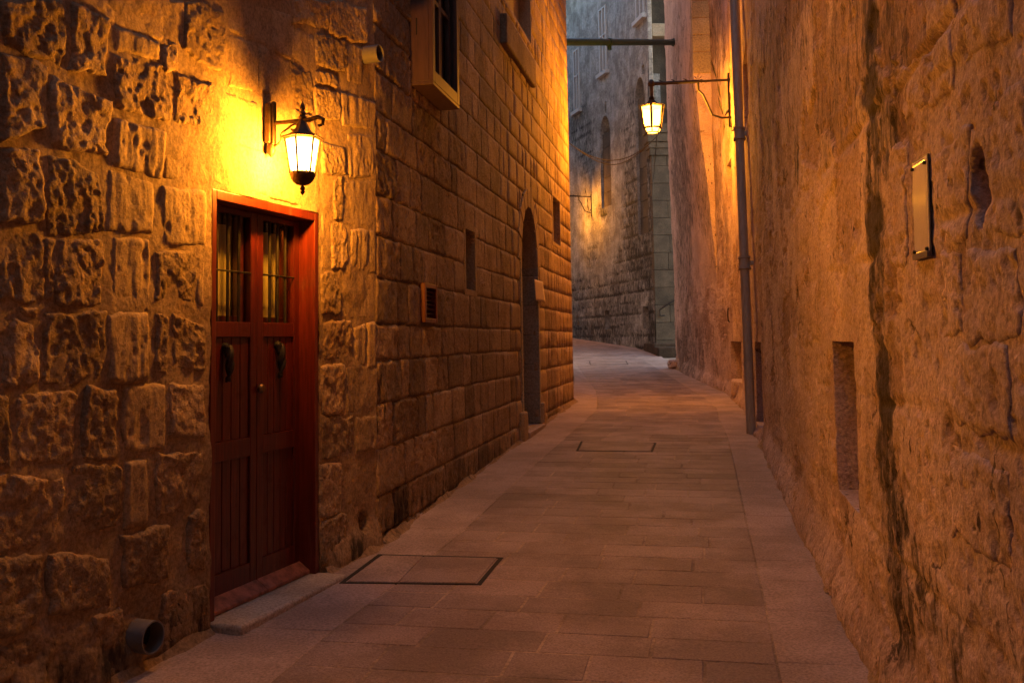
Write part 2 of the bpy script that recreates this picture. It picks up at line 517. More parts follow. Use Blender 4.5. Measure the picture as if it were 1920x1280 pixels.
M['dark'] = plain_mat('dark_interior', (0.012, 0.010, 0.009), 0.9)
M['curtain'] = plain_mat('cream_curtain', (0.52, 0.45, 0.23), 0.9, var=0.12, scale=5, stretch=(4, 4, .4))
M['green'] = plain_mat('green_painted_steel', (0.010, 0.042, 0.036), 0.45, metal=0.2, var=0.3)
M['white'] = plain_mat('white_painted_wood', (0.40, 0.39, 0.38), 0.6, var=0.12)
M['paper'] = plain_mat('pale_paper', (0.55, 0.42, 0.30), 0.8, var=0.1)
M['cable'] = plain_mat('black_cable', (0.02, 0.018, 0.018), 0.7)
M['conduit'] = plain_mat('white_conduit', (0.62, 0.5, 0.35), 0.5, var=0.08)
M['glass'] = glass_mat('window_glass', (0.92, 0.93, 0.9), 0.03, 0.94)
M['acrylic'] = glass_mat('acrylic_sheet', (0.95, 0.95, 0.96), 0.13, 0.94, 0.12)
M['lit_near'] = lit_glass_mat('lit_lantern_glass', (1.0, 0.66, 0.22), 0.8)
M['lit_street'] = lit_glass_mat('lit_street_glass', (1.0, 0.52, 0.10), 0.32)

# ------------------------------------------------------------------ wall builders
def lines(a, b, stepf, snaps):
    xs = [a]
    while xs[-1] < b:
        xs.append(xs[-1] + stepf(xs[-1]))
    xs[-1] = b
    snaps = [s for s in snaps if a < s < b]
    keep = [x for x in xs if all(abs(x - s) > 0.45 * stepf(x) for s in snaps)]
    return np.array(sorted(set(keep + snaps)))

def grid_wall(name, W, sg, hg, disp, openings, mat, parent, stain=None, tone=None, back=0.55, back_mat=None, reveal_mat=None):
    """relief wall surface with real openings: reveals and a recessed rough back to each"""
    S, H = np.meshgrid(sg, hg, indexing='ij')
    D = disp(S, H)
    V = W.arr(S.ravel(), H.ravel(), D.ravel())
    ns, nh = len(sg), len(hg)
    idx = np.arange(ns * nh).reshape(ns, nh)
    sm, hm = (sg[:-1] + sg[1:]) / 2, (hg[:-1] + hg[1:]) / 2
    SM, HM = np.meshgrid(sm, hm, indexing='ij')
    keep = np.ones_like(SM, bool)
    for o in openings:
        keep &= ~((SM > o[0]) & (SM < o[1]) & (HM > o[2]) & (HM < o[3]))
    F = np.stack([idx[:-1, :-1], idx[1:, :-1], idx[1:, 1:], idx[:-1, 1:]], -1)[keep]
    if W.side == 1: F = F[:, ::-1]
    at = {'stain': stain(S, H).ravel()} if stain is not None else None
    if tone is not None: at = dict(at or {}, tone=tone(S, H).ravel())
    ob = mesh_obj(name, V, F, mat, parent, smooth=True, attrs=at)
    for o in openings:
        s0, s1, h0, h1, dep = o[:5]
        i = np.where((sg >= s0 - 1e-6) & (sg <= s1 + 1e-6))[0]; j = np.where((hg >= h0 - 1e-6) & (hg <= h1 + 1e-6))[0]
        if len(i) < 2 or len(j) < 2: continue
        mb = MB()
        for (ii, jj) in (([i[0]] * len(j), j), ([i[-1]] * len(j), j), (i, [j[0]] * len(i)), (i, [j[-1]] * len(i))):
            front = [V[a * nh + b] for a, b in zip(ii, jj)]
            bk = [W.pt(sg[a], hg[b], -dep) for a, b in zip(ii, jj)]
            for k in range(len(front) - 1):
                mb.quad(front[k], front[k + 1], bk[k + 1], bk[k])
        mb.build('reveal', reveal_mat or mat, parent, fix=False)
        ss = np.linspace(s0, s1, max(3, int((s1 - s0) / .03))); hh = np.linspace(h0, h1, max(3, int((h1 - h0) / .03)))
        S2, H2 = np.meshgrid(ss, hh, indexing='ij')
        amp = o[5] if len(o) > 5 else 0.05
        d2 = -dep + amp * (0.4 + fbm(S2 * 5, H2 * 4, octv=4, seed=91)) * sstep(0, .05, S2 - s0) * sstep(0, .05, s1 - S2)
        V2 = W.arr(S2.ravel(), H2.ravel(), d2.ravel())
        id2 = np.arange(S2.size).reshape(S2.shape)
        F2 = np.stack([id2[:-1, :-1], id2[1:, :-1], id2[1:, 1:], id2[:-1, 1:]], -1).reshape(-1, 4)
        mesh_obj('recess_back', V2, F2, back_mat or mat, parent, smooth=True)
    return ob

def body(W, s0, s1, h0, h1, d0, d1, mat, parent, name='wall_core'):
    return MB().wbox(W, s0, s1, h0, h1, d0, d1).build(name, mat, parent)

def core(W, s0, s1, h0, h1, d0, d1, mat, parent, name):
    cuts = [s0] + [x for x in W.S if s0 + .05 < x < s1 - .05] + [s1]
    mb = MB()
    for a, b in zip(cuts, cuts[1:]): mb.wbox(W, a, b, h0, h1, d0, d1)
    return mb.build(name, mat, parent)

def stone_geo(W, q, depth, rough, cell, seed, grooved=False, gs=1.0, rnd=0.35, bevel=0.035, wob=0.012, base=-0.02, tilt=0.0, pitty=0.0, dfun=None):
    q = np.array(q, float)                               # TL TR BR BL in (s, h)
    w = max(np.hypot(*(q[1] - q[0])), np.hypot(*(q[2] - q[3])), .02); hh = max(np.hypot(*(q[3] - q[0])), np.hypot(*(q[2] - q[1])), .02)
    n, m = max(2, int(round(w / cell))), max(2, int(round(hh / cell)))
    a = np.concatenate([[-1.0], np.linspace(-1, 1, n + 1), [1.0]]); b = np.concatenate([[-1.0], np.linspace(-1, 1, m + 1), [1.0]])
    A, B = np.meshgrid(a, b, indexing='ij')
    A2 = A * np.sqrt(1 - rnd * B * B / 2); B2 = B * np.sqrt(1 - rnd * A * A / 2)
    u, v = (A2 + 1) / 2, (B2 + 1) / 2
    P = ((1 - u) * (1 - v))[..., None] * q[3] + (u * (1 - v))[..., None] * q[2] + (u * v)[..., None] * q[1] + ((1 - u) * v)[..., None] * q[0]
    S, H = P[..., 0], P[..., 1]
    if wob:
        S = S + wob * fbm(S * 9 + seed, H * 9, octv=3, seed=5); H = H + wob * fbm(S * 9, H * 9 + seed, octv=3, seed=6)
    ed = np.minimum((1 - np.abs(A)) * w / 2, (1 - np.abs(B)) * hh / 2)
    prof = sstep(-0.2 * bevel, bevel, ed) ** 0.7
    ox = seed * 3.17
    if grooved:
        rel = 0.5 * fbm(S * 26 * gs + ox, H * 2.5 / gs, octv=4, seed=31) + 0.5 * fbm(S * 9 + ox, H * 9, octv=4, seed=32)
    else:
        wx = .35 * fbm(S * 9 + ox, H * 9, octv=3, seed=36); wy = .35 * fbm(S * 9, H * 9 + ox, octv=3, seed=37)
        rel = 0.50 * fbm(S * 6.5 + ox, H * 6.5, octv=6, gain=.66, seed=33) + 0.34 * facets(S * 9 + ox + wx, H * 8 + wy, 38) + 0.24 * facets(S * 24 + ox + wx * 2, H * 21 + wy * 2, 39) + .16 * fbm(S * 40 + ox, H * 36, octv=2, seed=35)
    D = depth * prof + rough * rel * (0.25 + 0.75 * prof) + tilt * B * prof * 0.5
    if pitty:
        D = D - pitty * pits(S * 16 + ox, H * 13, seed=40, keep=.5) * prof - pitty * 1.7 * pits(S * 8 + ox, H * 6, seed=44, keep=.16) * prof
    if dfun is not None: D = D + dfun(S, H)
    skirt = np.zeros_like(A, bool); skirt[0, :] = skirt[-1, :] = True; skirt[:, 0] = skirt[:, -1] = True
    D = np.where(skirt, base, D)
    V = W.arr(S.ravel(), H.ravel(), D.ravel())
    id2 = np.arange(A.size).reshape(A.shape)
    F = np.stack([id2[:-1, :-1], id2[1:, :-1], id2[1:, 1:], id2[:-1, 1:]], -1).reshape(-1, 4)
    if W.side == 1: F = F[:, ::-1]
    return V, F

def join_geo(items):
    V, F, n = [], [], 0
    for v, f in items:
        V.append(v); F.append(f + n); n += len(v)
    return np.concatenate(V), np.concatenate(F)

def seen_size(W, q):
    p = [project(W.pt(s, h)) for s, h in q]
    if any(x is None for x in p): return 0
    us = [min(max(x[0], 0), 1920) for x in p]; vs = [min(max(x[1], 0), 1280) for x in p]
    a = 0
    for i in range(4):
        j = (i + 1) % 4
        a += us[i] * vs[j] - us[j] * vs[i]
    return abs(a) / 2

def rect(s0, s1, h0, h1): return [(s0, h1), (s1, h1), (s1, h0), (s0, h0)]

def courses(hs, s0, s1, wid, openings, joint, rr):
    """ashlar layout: list of rectangles, fitted round the openings"""
    out = []
    for h0, h1 in zip(hs, hs[1:]):
        cut = [s0]
        x = s0 - rr.uniform(0, wid[0])
        while x < s1:
            x += rr.uniform(*wid)
            if x - cut[-1] > wid[0] * .7 and x < s1 - wid[0] * .5: cut.append(x)
        cut.append(s1)
        blk = [o for o in openings if o[2] < h1 - .02 and o[3] > h0 + .02]
        for o in blk:
            cut = [c for c in cut if abs(c - o[0]) > wid[0] * .6 and abs(c - o[1]) > wid[0] * .6 or c in (s0, s1)] + [o[0], o[1]]
        cut = sorted(set(c for c in cut if s0 <= c <= s1))
        for a, b in zip(cut, cut[1:]):
            mid = (a + b) / 2
            spans = [(h0, h1)]
            for o in blk:
                if o[0] - 1e-4 < mid < o[1] + 1e-4:
                    spans = [(x0, x1) for (y0, y1) in spans for (x0, x1) in ((y0, min(y1, o[2])), (max(y0, o[3]), y1)) if x1 - x0 > .05]
            for y0, y1 in spans:
                if b - a > .04:
                    out.append((a + joint, b - joint, y0 + joint, y1 - joint))
    return out

# ------------------------------------------------------------------ the ground: base sheet, paving, setts
gx = np.linspace(-60, 60, 25); gy = np.concatenate([np.linspace(-40, 0, 9), np.linspace(1, 60, 90), np.linspace(62, 160, 30)])
GX, GY = np.meshgrid(gx, gy, indexing='ij')
GV = np.stack([GX, GY, gnp(GY) - 0.06], -1).reshape(-1, 3)
gi = np.arange(GX.size).reshape(GX.shape)
tag(mesh_obj('ground', GV, np.stack([gi[:-1, :-1], gi[1:, :-1], gi[1:, 1:], gi[:-1, 1:]], -1).reshape(-1, 4), M['bed']), 'earth and mortar bed under the street paving', kind='structure')

# street stations: left wall foot, left kerb line, right kerb line, right wall foot
def Gp(u, v): return ground(u, v)
uS = Vector((1.58 - -0.48, 4.22 + 6.58)).normalized(); nS = Vector((uS.y, -uS.x))
Lpix = [(600, 1199), (684, 1136), (806, 1047), (890, 976), (984, 887), (1062, 819), (1109, 778), (1130, 753)]
Rpix = [(1465, 1280), (1435, 1130), (1410, 1020), (1390, 930), (1375, 860), (1362, 815), (1348, 784)]
Lw = [Gp(*p) for p in Lpix]; Rw = [Gp(*p) for p in Rpix]
def at_station(pts, q):
    k = [(p.dot(uS), p.dot(nS)) for p in pts]
    return float(np.interp(q, [a for a, _ in k], [b for _, b in k]))
def wallhit(W, q):
    best = None
    for i, (t, n) in enumerate(W.tn):
        a = W.p[i]
        den = t.dot(uS)
        k = (q - a.dot(uS)) / den
        if (-200 if i == 0 else -1e-6) <= k <= ((W.S[i + 1] - W.S[i]) if i < len(W.tn) - 1 else 200) + 1e-6:
            return (a + t * k).dot(nS)
    return None
stations = []
for q in np.arange(-7.0, 16.6, 0.1):
    wl_ = wallhit(WL, q) if q < Vector(WL.p[1]).dot(uS) else wallhit(WD, q)
    a = at_station(Lw, q); b = at_station(Rw, q); wr_ = wallhit(WR, q)
    stations.append([uS * q + nS * k for k in (wl_, a, b, wr_)])
# beyond the corner the street swings left
far_st = [((1078, 715), (1117, 731), (1320, 745), (1372, 741)), ((1074, 690), (1096, 704), (1262, 709), (1300, 702)), ((1070, 672), (1081, 681), (1215, 680), (1262, 683)),
          ((1055, 662), (1060, 668), (1192, 667), (1240, 668)), ((1035, 650), (1045, 655), (1160, 650), (1190, 651)), ((1010, 640), (1020, 644), (1105, 640), (1120, 640.5)), ((985, 636), (995, 638), (1060, 634), (1070, 633))]
prev = stations[-1]
for fs in far_st:
    cur = [Gp(*p) for p in fs]
    L_ = sum((c - p).length for c, p in zip(cur, prev)) / 4
    n_ = max(2, int(L_ / .12))
    for k in range(1, n_ + 1):
        stations.append([p.lerp(c, k / n_) for p, c in zip(prev, cur)])
    prev = cur
cl = [0.0]
for a, b in zip(stations, stations[1:]):
    cl.append(cl[-1] + ((a[1] + a[2]) / 2 - (b[1] + b[2]) / 2).length)
ST = np.array([[list(p) for p in s] for s in stations]); CL = np.array(cl)
def st_pt(q, lane, t):
    """plan point at street length q, fraction t of lane (0 left slabs, 1 road, 2 right slabs)"""
    a = [np.interp(q, CL, ST[:, lane, k]) for k in (0, 1)]; b = [np.interp(q, CL, ST[:, lane + 1, k]) for k in (0, 1)]
    return Vector((a[0] + (b[0] - a[0]) * t, a[1] + (b[1] - a[1]) * t))
def lane_w(q, lane): return (st_pt(q, lane, 1) - st_pt(q, lane, 0)).length

def sheet(name, lanes, mat, dz, label):
    V, F = [], []
    for i, s in enumerate(stations):
        for k in lanes:
            p = s[k]; V.append((p.x, p.y, g(p.y) + dz))
        if i:
            n = len(lanes)
            for k in range(n - 1):
                F.append(((i - 1) * n + k, (i - 1) * n + k + 1, i * n + k + 1, i * n + k))
    return tag(mesh_obj(name, V, F, mat), label, kind='structure')
road = sheet('road', (1, 2), M['bed'], -0.0022, 'roadway of dark square setts with pale mortar joints')
pave_l = sheet('pavement', (0, 1), M['bed'], -0.0022, 'pale flagstone strip along the left house walls')
pave_r = sheet('pavement', (2, 3), M['bed'], -0.0022, 'pale flagstone strip along the plastered wall')

def flag(corner, cham, rr, dz=0.0):
    """one paving stone: flat top with a worn edge; corners in plan order"""
    c = sum(corner, Vector((0, 0))) / 4
    vs = []
    tz = [rr.uniform(-.0016, .0016) for _ in corner]
    for p in corner: vs.append((p.x, p.y, g(p.y) - 0.012))
    for p in corner: vs.append((p.x, p.y, g(p.y) - 0.003 + dz))
    for p, z in zip(corner, tz):
        q = p + (c - p).normalized() * cham
        vs.append((q.x, q.y, g(q.y) + z + dz))
    fs = [(8, 9, 10, 11)]
    for k in range(4):
        j = (k + 1) % 4
        fs.append((k, j, 4 + j, 4 + k)); fs.append((4 + k, 4 + j, 8 + j, 8 + k))
    return vs, fs

def lay(lane, rows, wid, name, mat, parent, limit, joint, rest_name, rr, split=True):
    stones = []
    for q0, q1 in zip(rows, rows[1:]):
        W_ = lane_w((q0 + q1) / 2, lane)
        if split:
            ts = [0.0]; x = rr.uniform(.25, 1) * wid[0] * -.3
            while True:
                x += rr.uniform(*wid)
                if x > W_ - wid[0] * .55: break
                if x > wid[0] * .4: ts.append(x / W_)
            ts.append(1.0)
        else:
            ts = [0.0, 1.0]
        for t0, t1 in zip(ts, ts[1:]):
            j = joint / 2 / W_
            sk = rr.uniform(-.012, .012)
            c = [st_pt(q0 + joint / 2, lane, t0 + j), st_pt(q0 + joint / 2 + sk * .4, lane, t1 - j), st_pt(q1 - joint / 2 + sk * .4, lane, t1 - j), st_pt(q1 - joint / 2, lane, t0 + j)]
            pc = [project((p.x, p.y, g(p.y))) for p in c]
            a = 0
            if all(pc):
                us = [min(max(x[0], 0), 1920) for x in pc]; vs_ = [min(max(x[1], 0), 1280) for x in pc]
                for i in range(4): a += us[i] * vs_[(i + 1) % 4] - us[(i + 1) % 4] * vs_[i]
            stones.append((abs(a), c))
    stones.sort(key=lambda z: -z[0])
    mb = MB()
    for i, (a, c) in enumerate(stones):
        v, f = flag(c, .006, rr)
        if i < limit and a > 40:
            mesh_obj(name, v, f, mat, parent)
        else:
            mb.add(v, f)
    if mb.v:
        tag(mb.build(rest_name, mat, parent, fix=False), kind='stuff')

rp = random.Random(21)
def rowlist(step, jit, q1=None):
    q = 0.0; r_ = [0.0]
    while q < (q1 or CL[-1]) - .2:
        q += step + rp.uniform(-jit, jit); r_.append(min(q, CL[-1]))
    return r_
lay(1, rowlist(.30, .03), (.36, .68), 'paving_sett', M['sett'], road, 290, .012, 'paving_setts', rp)
lay(0, rowlist(.95, .30), (9, 9), 'paving_slab', M['slab'], pave_l, 120, .006, 'paving_slabs', rp, split=False)
lay(2, rowlist(.62, .22), (9, 9), 'paving_slab', M['slab'], pave_r, 150, .006, 'paving_slabs', rp, split=False)

# ------------------------------------------------------------------ rough stone house on the left, with the red door
B0 = WL.pt(0.55, WL.foot(.55))
rough_house = thing('stone_house', 'rough rubble stone house front on the left with a red double door', 'house', (B0.x, B0.y, B0.z))
DS0, DS1 = WL.pix(394, 600)[0], WL.pix(596, 600)[0]
DTOP = WL.pix(394, 352)[1]; DBOT = WL.pix(394, 1160)[1]
door_op = (DS0, DS1, DBOT - .25, DTOP, 0.0)
hole_c = WL.pix(680, 978)
def mortar_disp(S, H):
    d = 0.014 * fbm(S * 3, H * 3, octv=5, gain=.6, seed=2) + 0.007 * fbm(S * 16, H * 16, octv=4, gain=.6, seed=3)
    foot = sstep(.55, 0, H - gnp(np.full_like(H, 5.0))) * sstep(-.02, -.35, S)      # spread foot of the wall left of the door
    d = d + .006 + foot * 0.02 + foot * 0.03 * (fbm(S * 5, H * 5, octv=5, gain=.6, seed=9) + .6 * facets(S * 9, H * 9, 19))
    foot2 = sstep(.22, 0, H - .2) * sstep(DS1 + .02, DS1 + .2, S)
    d = d + foot2 * 0.05
    e = np.hypot((S - hole_c[0]) / .055, (H - hole_c[1]) / .06)
    d = d - 0.22 * sstep(1.25, .85, e)
    return d
sgl = lines(-9.0, 1.9, lambda x: .020 if x > -1.9 else .08, [DS0, DS1])
hgl = lines(-.35, 8.5, lambda x: .020 if x < 3.3 else .12, [DTOP, DBOT - .25])
def stain_l(S, H):
    low = sstep(.35, .1, H - .13) * .55
    return low * (0.6 + .8 * fbm(S * 4, H * 4, octv=4, seed=77))
S_, H_ = np.meshgrid(sgl, hgl, indexing='ij')
def left_mesh():
    D = mortar_disp(S_, H_)
    V = WL.arr(S_.ravel(), H_.ravel(), D.ravel())
    idx = np.arange(S_.size).reshape(S_.shape)
    sm, hm = (sgl[:-1] + sgl[1:]) / 2, (hgl[:-1] + hgl[1:]) / 2
    SM, HM = np.meshgrid(sm, hm, indexing='ij')
    keep = ~((SM > DS0) & (SM < DS1) & (HM > door_op[2]) & (HM < DTOP))
    F = np.stack([idx[:-1, :-1], idx[1:, :-1], idx[1:, 1:], idx[:-1, 1:]], -1)[keep][:, ::-1]
    return mesh_obj('mortar_wall', V, F, M['mortar'], rough_house, smooth=True, attrs={'stain': stain_l(S_, H_).ravel()})
left_mesh()
mb = MB()
for a, b in ((-9.0, DS0), (DS1, 1.9)): mb.wbox(WL, a, b, -.4, 8.5, -.6, -.30)
mb.wbox(WL, DS0, DS1, DTOP, 8.5, -.6, -.30)
mb.build('wall_core', M['mortar'], rough_house)

T = [  # rubble read off the wall: TL TR BR BL picture points, kind r rough / s sawn / g tooled
 ((0,0),(112,0),(117,127),(0,88),'r'), ((128,8),(200,40),(196,142),(128,128),'r'), ((170,0),(340,2),(340,88),(175,30),'s'),
 ((217,52),(296,80),(296,115),(217,98),'g'), ((214,105),(308,130),(318,230),(216,200),'r'), ((300,88),(330,86),(328,135),(304,138),'r'),
 ((345,5),(420,18),(413,135),(343,92),'r'), ((328,140),(395,160),(393,248),(323,228),'r'), ((430,0),(505,20),(505,88),(428,56),'s'),
 ((509,18),(544,30),(544,112),(509,92),'s'), ((430,66),(482,88),(482,172),(430,160),'s'), ((486,86),(540,118),(538,182),(486,172),'s'),
 ((400,167),(480,195),(480,278),(398,252),'s'), ((484,190),(538,205),(538,285),(484,278),'s'),
 ((0,100),(82,128),(86,235),(0,268),'r'), ((0,278),(68,275),(75,410),(0,416),'r'),
 ((98,145),(202,190),(192,290),(88,272),'r'), ((88,295),(180,320),(190,432),(82,440),'r'), ((214,222),(308,246),(300,335),(208,310),'g'),
 ((314,243),(395,272),(390,345),(310,332),'s'), ((400,260),(498,288),(498,366),(397,342),'s'), ((502,290),(596,312),(597,392),(502,368),'s'),
 ((205,322),(288,345),(282,438),(198,432),'g'), ((303,350),(384,362),(383,460),(308,456),'g'),
 ((5,435),(78,437),(78,562),(0,558),'r'), ((106,450),(190,447),(192,572),(100,572),'r'), ((82,450),(101,448),(97,567),(80,567),'r'),
 ((210,447),(278,450),(277,583),(209,583),'g'), ((290,470),(362,473),(361,567),(290,563),'r'), ((367,487),(381,490),(380,576),(367,573),'g'),
 ((0,600),(64,607),(65,716),(0,722),'r'), ((38,575),(70,578),(68,598),(38,595),'r'), ((82,588),(191,580),(187,707),(80,722),'r'),
 ((199,588),(274,587),(274,713),(204,714),'g'), ((288,592),(312,594),(309,704),(288,701),'r'), ((321,590),(382,608),(383,694),(320,691),'r'),
 ((-60,735),(13,745),(14,882),(-60,880),'r'), ((29,735),(145,742),(130,870),(28,867),'r'), ((154,730),(213,732),(215,857),(150,863),'r'),
 ((229,720),(307,722),(305,841),(229,843),'g'), ((316,717),(383,722),(380,820),(316,819),'r'),
 ((-40,897),(111,893),(102,1006),(-40,1042),'r'), ((129,870),(224,877),(221,986),(126,999),'r'), ((232,868),(274,860),(274,981),(232,989),'g'),
 ((289,850),(374,848),(364,942),(296,963),'r'), ((-30,1057),(78,1043),(67,1168),(-30,1200),'r'), ((91,1036),(201,1041),(201,1132),(91,1152),'r'),
 ((227,1006),(309,981),(311,1087),(227,1101),'r'), ((350,965),(384,957),(384,1062),(350,1064),'r'), ((-30,1217),(158,1170),(158,1285),(-30,1330),'r'),
 ((300,1112),(384,1090),(384,1185),(302,1232),'r'), ((172,1152),(226,1140),(226,1215),(172,1235),'r'), ((170,1250),(300,1240),(300,1310),(170,1330),'r'),
 ((601,400),(617,405),(616,505),(601,503),'s'), ((619,415),(648,425),(646,503),(618,502),'r'), ((655,430),(687,432),(687,506),(656,506),'g'),
 ((691,432),(703,435),(702,511),(691,511),'s'), ((600,512),(633,510),(637,589),(600,589),'r'), ((638,517),(705,516),(705,593),(641,595),'s'),
 ((604,603),(655,600),(657,668),(608,675),'r'), ((662,617),(684,607),(684,683),(664,686),'g'), ((687,605),(703,605),(703,689),(687,689),'g'),
 ((601,690),(641,686),(641,770),(606,774),'r'), ((647,688),(704,685),(704,764),(651,773),'s'), ((603,785),(658,782),(658,846),(605,858),'r'),
 ((664,782),(703,778),(703,843),(666,849),'g'), ((600,870),(636,868),(636,962),(600,966),'r'), ((646,862),(704,850),(704,929),(649,943),'s'),
 ((601,974),(646,962),(646,1032),(601,1056),'r'),
 ((644,343),(698,340),(698,421),(646,421),'s'), ((621,335),(641,330),(637,409),(621,409),'r'), ((650,252),(697,254),(697,331),(654,332),'g'),
 ((600,268),(642,280),(641,327),(603,327),'r'), ((636,172),(699,192),(699,245),(640,236),'g'), ((586,160),(631,176),(633,226),(590,219),'r'),
 ((545,122),(582,140),(582,215),(545,208),'r'), ((548,205),(582,220),(590,262),(548,250),'r'),
 ((548,0),(612,0),(612,58),(548,42),'r'), ((546,50),(586,70),(586,128),(546,112),'g'), ((590,62),(644,78),(644,132),(590,124),'r'),
 ((588,132),(628,142),(628,168),(588,156),'r'), ((617,0),(684,18),(684,82),(617,66),'r'), ((648,80),(676,88),(676,160),(648,152),'g'),
]
gstate = random.Random(5)
traced = []
for i, e in enumerate(T):
    q = [WL.pix(*p) for p in e[:4]]
    cq = np.mean(q, axis=0); q = [tuple(cq + (np.array(x) - cq) * 1.07) for x in q]
    traced.append((min(x[0] for x in q), max(x[0] for x in q), min(x[1] for x in q), max(x[1] for x in q)))
    k = e[4]
    if k == 'r':
        geo = stone_geo(WL, q, gstate.uniform(.012, .026), gstate.uniform(.013, .021), .0100, 11 + i * 7, bevel=.014, wob=.026, rnd=.13, tilt=gstate.uniform(-.012, .012), pitty=.006)
        mat = M['rubble']
    elif k == 'g':
        geo = stone_geo(WL, q, gstate.uniform(.010, .022), .013, .0110, 11 + i * 7, grooved=True, gs=1.3, bevel=.02, wob=.012, rnd=.14, tilt=gstate.uniform(-.008, .008), pitty=.006)
        mat = M['smooth']
    else:
        geo = stone_geo(WL, q, gstate.uniform(.004, .012), .008, .013, 11 + i * 7, grooved=True, bevel=.012, wob=.005, rnd=.05, pitty=.004)
        mat = M['smooth']
    low = sstep(.40, .12, geo[0][:, 2] - .13)
    mesh_obj('stone', geo[0], geo[1], mat, rough_house, smooth=True, attrs={'stain': .5 * low})
# rubble outside the picture: towards the viewer and above
more = []
h = -.1
while h < 8.0:
    hh = gstate.uniform(.26, .40); x = -9.0
    while x < 1.85:
        w = gstate.uniform(.22, .5); x1 = min(x + w, 1.88)
        cx_, cy_ = (x + x1) / 2, h + hh / 2
        clash = any(a - .03 < x1 and x < b + .03 and c - .03 < h + hh and h < d + .03 for a, b, c, d in traced)
        clash |= x1 > DS0 - .04 and x < DS1 + .04 and h < DTOP + .04
        clash |= x1 > -1.35 and h + hh < 2.5
        if not clash and x1 - x > .1:
            more.append(stone_geo(WL, rect(x + .02, x1 - .02, h + .02, h + hh - .02), gstate.uniform(.03, .06), .03, .05, gstate.randrange(9999), wob=.02, rnd=.35))
        x = x1
    h += hh
v, f = join_geo(more)
tag(mesh_obj('rubble_stones', v, f, M['rubble'], rough_house, smooth=True), kind='stuff')

# worn mortar and dirt gathered along the foot of each wall
def foot_fillet(W, s0, s1, wid, hgt, parent, seed, skip=()):
    n = max(8, int((s1 - s0) / .05)); V, F = [], []
    ss = np.linspace(s0, s1, n); prof = np.linspace(0, 1, 7)
    rr_ = fbm(ss * 2.3 + seed, ss * 0 + seed, octv=5, gain=.6, seed=seed)
    for i, s_ in enumerate(ss):
        k = .55 + .75 * rr_[i]
        for j, t in enumerate(prof):
            d = .03 + wid * k * t; p = W.pt(s_, 0, d)
            zz = hgt * k * (1 - t) ** 2 + .010 * float(fbm(np.array([s_ * 14]), np.array([t * 5.0]), octv=3, seed=seed)[0]) * (1 - t)
            V.append((p.x, p.y, g(p.y) + zz - .006 * t))
        if i and not any(a < s_ < b for a, b in skip):
            for j in range(6): F.append(((i - 1) * 7 + j, (i - 1) * 7 + j + 1, i * 7 + j + 1, i * 7 + j))
    if W.side == -1: F = [f[::-1] for f in F]
    tag(mesh_obj('wall_foot', V, F, M['mortar'], parent, smooth=True, attrs={'stain': [.30] * len(V), 'tone': [.3] * len(V)}), kind='stuff')
foot_fillet(WL, -4.5, DS0 - .02, .07, .06, rough_house, 3); foot_fillet(WL, DS1 + .03, 1.9, .12, .08, rough_house, 4)

rear_block = PolyWall([WL.pt(-9.0, 0).to_2d(), WL.pt(-9.0, 0).to_2d() + Vector((3.2, -2.2)), WL.pt(-9.0, 0).to_2d() + Vector((11, -4.0))], -1)  # unseen wall behind the viewer, added to block low sky light
S2, H2 = np.meshgrid(np.linspace(0, rear_block.S[-1], 60), np.linspace(-.6, 12, 60), indexing='ij'); i2 = np.arange(S2.size).reshape(S2.shape)
mesh_obj('rear_sky_block', rear_block.arr(S2.ravel(), H2.ravel(), (.03 * fbm(S2 * 2, H2 * 2, octv=4, seed=13)).ravel()), np.stack([i2[:-1, :-1], i2[1:, :-1], i2[1:, 1:], i2[:-1, 1:]], -1).reshape(-1, 4), M['mortar'], rough_house, smooth=True)

# doorstep
STEP_H = .180
mb = MB().wbox(WL, DS0 - .0, DS1 + .015, g(5) - .25, STEP_H, -.14, .20)
o = mb.build('doorstep', M['step_stone'], rough_house)
m_ = o.modifiers.new('bevel', 'BEVEL'); m_.width = .018; m_.segments = 3; m_.limit_method = 'ANGLE'

